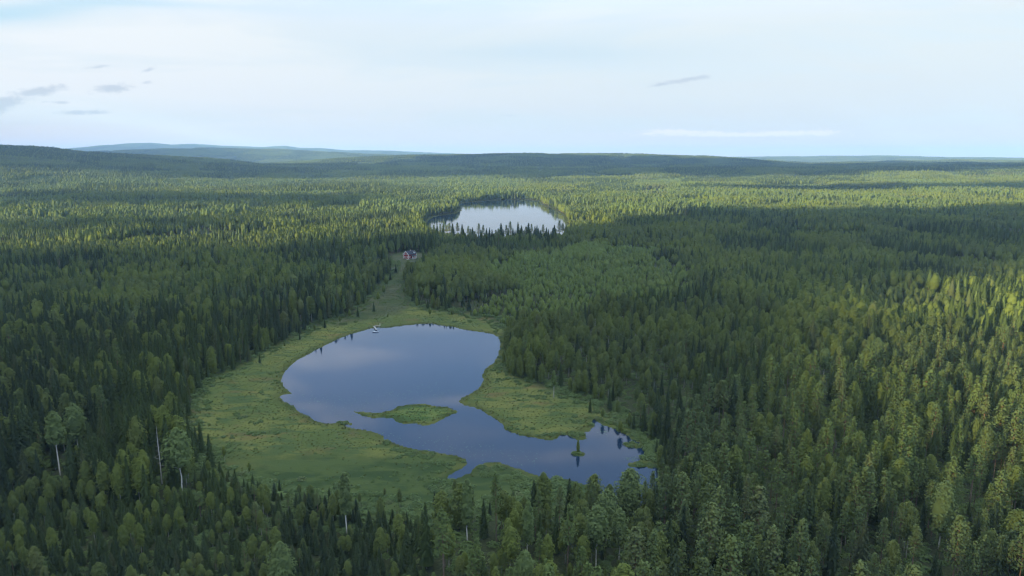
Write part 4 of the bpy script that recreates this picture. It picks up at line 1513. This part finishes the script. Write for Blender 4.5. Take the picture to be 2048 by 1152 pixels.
cx = V.reshape(-1, 7, 3).mean(1)
ok = water_sd(cx[:, 0], cx[:, 1]) < -0.6
link_o = link('lily_pads', np_mesh('lily_pads', V, F[ok], (lily_m,)))
tag(link_o, 'small lily pads dotting the near half of the pond', 'lily pads', kind='stuff')


# ------------------------------------------------------------------ cottage, jetty, boat
def bx(parts, x0, x1, y0, y1, z0, z1):
    V = np.array([(x, y, z) for x in (x0, x1) for y in (y0, y1) for z in (z0, z1)], float)
    F = np.array([(0, 1, 3, 2), (4, 6, 7, 5), (0, 4, 5, 1), (2, 3, 7, 6), (0, 2, 6, 4), (1, 5, 7, 3)])
    parts.append((V, F))


def prism(parts, pts, y0, y1):
    """closed outline in xz extruded along y (any number of corners, as quads and a fan)"""
    n = len(pts)
    V = np.array([(p[0], y0, p[1]) for p in pts] + [(p[0], y1, p[1]) for p in pts], float)
    F = [(i, i + n, (i + 1) % n + n, (i + 1) % n) for i in range(n)]
    parts.append((V, F, [tuple(range(n)), tuple(reversed(range(n, 2 * n)))]))


def build(name, parts, mat, parent):
    V, F, o = [], [], 0
    for p in parts:
        V += [tuple(v) for v in p[0]]
        for f in p[1]:
            F.append([int(i) + o for i in f])
        if len(p) > 2:
            for f in p[2]:
                F.append([i + o for i in f])
        o += len(p[0])
    me = bpy.data.meshes.new(name)
    me.from_pydata(V, [], F)
    me.materials.append(mat)
    bm = bmesh.new()
    bm.from_mesh(me)
    bmesh.ops.recalc_face_normals(bm, faces=bm.faces)
    bm.to_mesh(me)
    bm.free()
    return link(name, me, parent)


M_RED = simple_mat('falu red boards', (0.24, 0.022, 0.020), 0.8, 0.15, 1.5)
M_WHITE = simple_mat('white paint', (0.78, 0.77, 0.74), 0.5, 0.05, 1.0)
M_ROOF = simple_mat('slate grey roofing', (0.022, 0.026, 0.036), 0.9, 0.25, 1.2)
M_GLASS, _t, _b = new_mat('window glass')
_b.inputs['Base Color'].default_value = (0.02, 0.025, 0.03, 1)
_b.inputs['Roughness'].default_value = 0.05
M_STONE = simple_mat('pale stone', (0.26, 0.25, 0.23), 0.9, 0.2, 1.0)
M_WOOD = simple_mat('weathered planks', (0.22, 0.22, 0.215), 0.8, 0.2, 2.0)
M_HULL = simple_mat('white boat hull', (0.45, 0.48, 0.52), 0.35, 0.05, 1.0)
M_DKWOOD = simple_mat('dark tarred boards', (0.05, 0.045, 0.04), 0.8, 0.2, 1.0)


def cottage():
    hx, hy = HOUSE_XY
    z = float(ground_h([hx], [hy])[0])
    e = empty('cottage', (hx, hy, z), math.radians(-35))
    tag(e, 'red wooden cottage with white corners and dark roof at the top of the meadow', 'house')
    Wd, Ln, Eh, Rh = 3.5, 5.3, 4.7, 7.5      # half width, half length, eaves, ridge
    p = []
    bx(p, -Wd - .15, Wd + .15, -Ln - .15, Ln + .15, -.8, .45)
    build('foundation', p, M_STONE, e)
    p = []
    prism(p, [(-Wd, .45), (Wd, .45), (Wd, Eh), (0, Rh), (-Wd, Eh)], -Ln, Ln)
    build('wall', p, M_RED, e)
    p = []
    for sg in (-1, 1):
        sl = (Rh - Eh) / Wd
        ox = Wd + .5
        prism(p, [(0, Rh + .06), (sg * ox, Rh + .06 - ox * sl), (sg * ox, Rh + .24 - ox * sl), (0, Rh + .24)], -Ln - .4, Ln + .4)
    rf = build('roof', p, M_ROOF, e)
    p = []
    bx(p, -.35, .35, .6, 1.3, 6.9, 8.5)
    build('chimney', p, simple_mat('chimney brick', (.25, .2, .17)), rf)
    p = []
    for yy in (-Ln - .44, Ln + .40):
        for sg in (-1, 1):
            sl = (Rh - Eh) / Wd
            ox = Wd + .52
            prism(p, [(0, Rh - .12), (sg * ox, Rh - .12 - ox * sl), (sg * ox, Rh + .27 - ox * sl), (0, Rh + .27)], yy, yy + .05)
    build('bargeboard', p, M_WHITE, e)
    p = []
    for sx in (-1, 1):
        for sy in (-1, 1):
            bx(p, sx * Wd - .17, sx * Wd + .17, sy * Ln - .17, sy * Ln + .17, .45, Eh - .05)
    build('corner_board', p, M_WHITE, e)

    def window(cx_, cy_, cz_, w, h, face):
        fr, gl = [], []
        if face == 'front':
            y0 = -Ln
            for (a, b_, c, d) in ((-w, w, -h, -h + .2), (-w, w, h - .2, h), (-w, -w + .2, -h + .2, h - .2), (w - .2, w, -h + .2, h - .2), (-.06, .06, -h + .2, h - .2)):
                bx(fr, cx_ + a, cx_ + b_, y0 - .09, y0 - .004, cz_ + c, cz_ + d)
            bx(gl, cx_ - w + .2, cx_ + w - .2, y0 - .05, y0 - .02, cz_ - h + .2, cz_ + h - .2)
        else:
            x0 = cx_
            for (a, b_, c, d) in ((-w, w, -h, -h + .2), (-w, w, h - .2, h), (-w, -w + .2, -h + .2, h - .2), (w - .2, w, -h + .2, h - .2), (-.06, .06, -h + .2, h - .2)):
                bx(fr, x0 + .004, x0 + .09, cy_ + a, cy_ + b_, cz_ + c, cz_ + d)
            bx(gl, x0 + .02, x0 + .05, cy_ - w + .2, cy_ + w - .2, cz_ - h + .2, cz_ + h - .2)
        f = build('window', fr, M_WHITE, e)
        build('pane', gl, M_GLASS, f)
    for cx_ in (-1.6, 1.6):
        for cz_ in (1.9, 4.7):
            window(cx_, 0, cz_, .68, .80, 'front')
    window(0, 0, 6.35, .42, .42, 'front')
    for cy_ in (-3.6, 3.6):
        window(Wd, cy_, 2.0, .6, .7, 'side')
    # veranda on the long side
    p = []
    bx(p, Wd + .02, Wd + 3.0, -2.6, 2.6, -.6, .40)
    build('veranda_floor', p, M_STONE, e)
    p = []
    for yy in (-2.5, -.9, .9, 2.5):
        bx(p, Wd + 2.75, Wd + 2.92, yy - .08, yy + .08, .40, 2.75)
    bx(p, Wd + 2.78, Wd + 2.89, -2.42, 2.42, 1.25, 1.37)
    bx(p, Wd + 2.74, Wd + 2.93, -2.62, 2.62, 2.75, 3.0)
    build('veranda_railing', p, M_WHITE, e)
    p = []
    V = np.array([(Wd + .03, -2.8, 3.7), (Wd + 3.2, -2.8, 3.0), (Wd + 3.2, 2.8, 3.0), (Wd + .03, 2.8, 3.7), (Wd + .03, -2.8, 3.85), (Wd + 3.2, -2.8, 3.15), (Wd + 3.2, 2.8, 3.15), (Wd + .03, 2.8, 3.85)])
    p.append((V, np.array([(0, 1, 2, 3), (4, 7, 6, 5), (0, 4, 5, 1), (1, 5, 6, 2), (2, 6, 7, 3), (3, 7, 4, 0)])))
    build('veranda_roof', p, M_ROOF, e)
    p = []
    bx(p, Wd + .01, Wd + .08, -.45, .45, .45, 2.5)
    dr = build('door', p, M_WHITE, e)
    # dormer at the far end of the roof
    p = []
    bx(p, 1.3, 3.3, 2.6, 4.2, 4.9, 6.5)
    build('dormer', p, M_WHITE, e)
    p = []
    bx(p, 3.31, 3.34, 3.0, 3.8, 5.5, 6.2)
    build('dormer_window', p, M_GLASS, e)
    p = []
    bx(p, 0.9, 3.6, 2.4, 4.4, 6.5, 6.65)
    build('dormer_roof', p, M_ROOF, e)
    # front terrace
    p = []
    bx(p, -4.6, 4.8, -Ln - 2.6, -Ln - .2, -.7, .12)
    o = build('terrace', p, M_STONE, e)


cottage()


def shed():
    x, y = unproj(853, 533)
    z = float(ground_h([x], [y])[0])
    e = empty('small_shed', (x, y, z), math.radians(20))
    tag(e, 'small dark shed among bushes right of the red cottage', 'shed')
    p = []
    prism(p, [(-1.8, -.3), (1.8, -.3), (1.8, 2.1), (0, 3.1), (-1.8, 2.1)], -2, 2)
    build('wall', p, M_DKWOOD, e)
    p = []
    for sg in (-1, 1):
        prism(p, [(0, 3.14), (sg * 2.1, 1.98), (sg * 2.1, 2.1), (0, 3.26)], -2.2, 2.2)
    build('roof', p, M_ROOF, e)
    p = []
    bx(p, -.5, .5, -2.06, -2.01, -.1, 1.8)
    build('door', p, simple_mat('grey door', (.15, .15, .15)), e)


shed()


def far_cabin():
    x, y = unproj(1975, 373.5, 6)
    z = float(ground_h([x], [y])[0])
    e = empty('cabin', (x, y, z + 6), math.radians(30))
    tag(e, 'tiny pale cabin lost in the sunlit forest near the right edge', 'cabin')
    p = []
    prism(p, [(-4.5, -8), (4.5, -8), (4.5, 5), (0, 9), (-4.5, 5)], -7, 7)
    build('wall', p, M_WHITE, e)
    p = []
    for sg in (-1, 1):
        prism(p, [(0, 9.05), (sg * 5.2, 4.4), (sg * 5.2, 4.7), (0, 9.4)], -7.4, 7.4)
    build('roof', p, M_ROOF, e)


far_cabin()


def jetty():
    a = unproj(748.0, 654.2)
    b = unproj(753.5, 661.5)
    e = empty('jetty', (a[0], a[1], 0.0))
    tag(e, 'pale wooden jetty running into the pond from its far left bank', 'jetty')
    d = (b - a)
    L = np.linalg.norm(d)
    d = d / L
    n = np.array([-d[1], d[0]])

    def plank(c, u, v, hu, hv, z0, z1, parts):
        V = np.array([(*(c + u * su * hu + v * sv_ * hv), z) for su in (-1, 1) for sv_ in (-1, 1) for z in (z0, z1)])
        F = np.array([(0, 1, 3, 2), (4, 6, 7, 5), (0, 4, 5, 1), (2, 3, 7, 6), (0, 2, 6, 4), (1, 5, 7, 3)])
        parts.append((V, F))
    p = []
    k = int(L / 0.3)
    for i in range(k):
        plank(d * (i + .5) * .3, d, n, .13, .5, .50, .56, p)
    build('deck', p, M_WOOD, e)
    p = []
    for i in range(0, k + 1, 6):
        for s in (-1, 1):
            c = d * i * .3 + n * s * .42
            bx(p, c[0] - .07, c[0] + .07, c[1] - .07, c[1] + .07, -.6, .495)
    build('post', p, M_WOOD, e)
    # boardwalk along the bank with a white marker post at its end
    w0 = unproj(748.5, 653.6)
    w1 = unproj(760.0, 652.9)
    f = empty('boardwalk', (w0[0], w0[1], 0.0))
    tag(f, 'pale plank boardwalk on the bank leading to the jetty', 'boardwalk')
    d = w1 - w0
    L = np.linalg.norm(d)
    d /= L
    n = np.array([-d[1], d[0]])
    p = []
    for i in range(int(L / .3)):
        plank(d * (i + .5) * .3, d, n, .13, .42, .52, .58, p)
    build('deck', p, M_WOOD, f)
    p = []
    for s in (-.4, .4):
        plank(d * L / 2 + n * s, d, n, L / 2, .05, .05, .515, p)
    build('beam', p, M_WOOD, f)
    c = d * L
    g = empty('marker_post', (w1[0], w1[1], 0.1))
    tag(g, 'white post standing at the inland end of the boardwalk', 'post')
    p = []
    bx(p, -.09, .09, -.09, .09, 0, 1.5)
    build('pole', p, M_WHITE, g)
    p = []
    bx(p, -.16, .16, -.16, .16, 1.5, 1.62)
    build('cap', p, M_WHITE, g)


jetty()


def rowing_boat():
    c = unproj(751.3, 664.3)
    e = empty('rowing_boat', (c[0], c[1], 0.0), math.radians(4))
    tag(e, 'white rowing boat lying at the end of the jetty', 'boat')
    n = 13
    L = 3.5
    prof = []
    for i in range(n):
        t = i / (n - 1)
        w = 0.72 * (math.sin(math.pi * min(1, .28 + .72 * (1 - t))) ** 0.55 if t < .98 else 0.02)
        w = 0.75 * (1 - max(0, (t - .45) / .55) ** 2.2) * (0.8 + .2 * min(1, t * 4))
        sh = .42 + .22 * t ** 2
        x = (t - .5) * L
        prof.append([(x, -w, sh), (x, -w * .85, .1), (x, -w * .45, -.08), (x, 0, -.12), (x, w * .45, -.08), (x, w * .85, .1), (x, w, sh),
                     (x, w * .88, sh), (x, w * .74, .16), (x, 0, .02), (x, -w * .74, .16), (x, -w * .88, sh)])
    k = 12
    V = np.array(prof).reshape(-1, 3)
    F = [(i * k + j, (i + 1) * k + j, (i + 1) * k + (j + 1) % k, i * k + (j + 1) % k) for i in range(n - 1) for j in range(k)]
    F2 = [tuple(range(k)), tuple((n - 1) * k + j for j in range(k))]
    build('hull', [(V, F, F2)], M_HULL, e)
    for xx in (-1.1, .1, 1.0):
        p = []
        bx(p, xx - .13, xx + .13, -.55 if xx < 1 else -.4, .55 if xx < 1 else .4, .34, .38)
        build('seat', p, M_WOOD, e)


rowing_boat()

# ------------------------------------------------------------------ clouds to the left, out of the picture, that shade the valley
CLOUD_Z = 1500.0
SHIFT = SUN_H * (CLOUD_Z - 15) / math.tan(SUN_EL)


def cloud(name, foot, label, seed, cell=30.0, edge=60.0):
    """foot: outline of its shade on the tree tops; the cloud itself floats up the sun's direction"""
    P = np.array(foot, float)
    lo = P.min(0) - 100
    hi = P.max(0) + 100
    xs = np.arange(lo[0], hi[0], cell)
    ys = np.arange(lo[1], hi[1], cell)
    Xg, Yg = np.meshgrid(xs, ys)
    sd = sdf(P, Xg, Yg).reshape(Xg.shape) + edge * 2 * (fnoise(Xg, Yg, 240, seed) - 0.5) + edge * 1.2 * (fnoise(Xg, Yg, 70, seed + 9) - 0.5)
    ins = sd < 0
    d = np.clip(-sd, 0, 400)
    th = 4 + 90 * (d / 400) * (0.6 + 0.8 * fnoise(Xg, Yg, 300, seed + 3))
    top = CLOUD_Z + th
    bot = CLOUD_Z - 0.25 * th
    ny, nx = Xg.shape
    idx = np.arange(nx * ny).reshape(ny, nx)
    cellin = ins[:-1, :-1] & ins[1:, :-1] & ins[:-1, 1:] & ins[1:, 1:]
    a, b, c, e = idx[:-1, :-1][cellin], idx[:-1, 1:][cellin], idx[1:, 1:][cellin], idx[1:, :-1][cellin]
    N = nx * ny
    top_f = np.stack([a, b, c, e], -1)
    bot_f = np.stack([a, e, c, b], -1) + N
    sides = []
    for (p_, q_, nb) in ((idx[:-1, :-1], idx[:-1, 1:], (-1, 0)), (idx[1:, 1:], idx[1:, :-1], (1, 0)), (idx[1:, :-1], idx[:-1, :-1], (0, -1)), (idx[:-1, 1:], idx[1:, 1:], (0, 1))):
        sh = np.zeros_like(cellin)
        if nb == (-1, 0):
            sh[1:] = cellin[:-1]
        elif nb == (1, 0):
            sh[:-1] = cellin[1:]
        elif nb == (0, -1):
            sh[:, 1:] = cellin[:, :-1]
        else:
            sh[:, :-1] = cellin[:, 1:]
        bd = cellin & ~sh
        sides.append(np.stack([p_[bd], p_[bd] + N, q_[bd] + N, q_[bd]], -1))
    V = np.concatenate([np.stack([Xg, Yg, top], -1).reshape(-1, 3), np.stack([Xg, Yg, bot], -1).reshape(-1, 3)])
    V[:, 0] += SHIFT[0]
    V[:, 1] += SHIFT[1]
    F = np.concatenate([top_f, bot_f] + sides)
    us = np.unique(F)
    mp = np.full(len(V), -1)
    mp[us] = np.arange(len(us))
    o = link(name, np_mesh(name, V[us], mp[F], (M_CLOUD,), smooth=True))
    tag(o, label, kind='structure')


M_CLOUD = simple_mat('cloud', (0.8, 0.8, 0.8), 1.0, 0.05, 0.01)
cloud('clouds', [(-2500, -500), (125, -500), (130, 100), (145, 180), (180, 280), (245, 390), (330, 480), (470, 560), (900, 660), (3000, 700), (3000, 1250),
                 (900, 1290), (520, 1250), (370, 1240), (240, 1060), (110, 880), (30, 900), (-80, 880), (-150, 800), (-300, 740), (-400, 680), (-500, 645), (-900, 620), (-2500, 560)],
      'low cloud bank whose shade lies over the valley', 400, 16, 75)
cloud('clouds', [(-4000, 2750), (-1500, 2700), (200, 2950), (3600, 2900), (3600, 4700), (0, 5400), (-900, 4300), (-1600, 4000), (-4000, 4000)],
      'low cloud bank whose shade lies over the far valley', 430, 50, 220)
cloud('clouds', [(-7000, 5000), (-2600, 5100), (-2300, 7200), (-2500, 9300), (-7000, 9300)],  # extra unseen cloud, added to darken the far hills
      'added low cloud bank, out of view, darkening the far ridge', 450, 60, 200)
cloud('clouds', [(-1300, 5700), (1200, 5500), (3600, 5450), (3600, 6400), (-1300, 6450)],  # unseen cloud put in so the land past the middle ridge turns darker
      'added long low cloud, out of view, darkening the land behind the middle ridge', 470, 60, 150)
cloud('clouds', [(-1150, 1350), (-300, 1280), (-160, 1480), (-420, 1750), (-1250, 1800)],  # added out of view; its shade breaks up the evenly sunlit left plain
      'added small ragged cloud, out of view, shading part of the left plain', 480, 30, 110)
cloud('clouds', [(500, 1950), (1500, 1900), (1700, 2200), (900, 2250), (450, 2120)],  # another unseen cloud, added to vary the light on the right plain
      'added small ragged cloud, out of view, shading part of the right plain', 490, 30, 110)
cloud('clouds', [(-700, 900), (-380, 880), (-300, 960), (-420, 1040), (-700, 1020)],
      'small low cloud shading part of the left forest', 460, 20, 60)

# ------------------------------------------------------------------ haze
hz_me = bpy.data.meshes.new('haze')
b0, b1, zt = 25000.0, -2.7 - 0.0, 470.0
zb = -3.2
Vh = [(x, y, z) for x in (-b0, b0) for y in (-b0, b0) for z in (zb, zt)]
hz_me.from_pydata(Vh, [], [(0, 1, 3, 2), (4, 6, 7, 5), (0, 4, 5, 1), (2, 3, 7, 6), (0, 2, 6, 4), (1, 5, 7, 3)])
hm = bpy.data.materials.new('haze')
hm.use_nodes = True
ht = hm.node_tree
for n in list(ht.nodes):
    ht.nodes.remove(n)
ho = ht.nodes.new('ShaderNodeOutputMaterial')
pv = ht.nodes.new('ShaderNodeVolumePrincipled')
pv.inputs['Color'].default_value = (0.32, 0.56, 0.95, 1)
pv.inputs['Density'].default_value = 5.6e-5
pv.inputs['Anisotropy'].default_value = 0.0
ht.links.new(pv.outputs[0], ho.inputs['Volume'])
hz_me.materials.append(hm)
ho_ = link('haze', hz_me)
tag(ho_, 'pale blue haze over the far forest and hills', kind='stuff')
print('trees', nT, 'individual', int(individual.sum()), 'patches', len(xs))
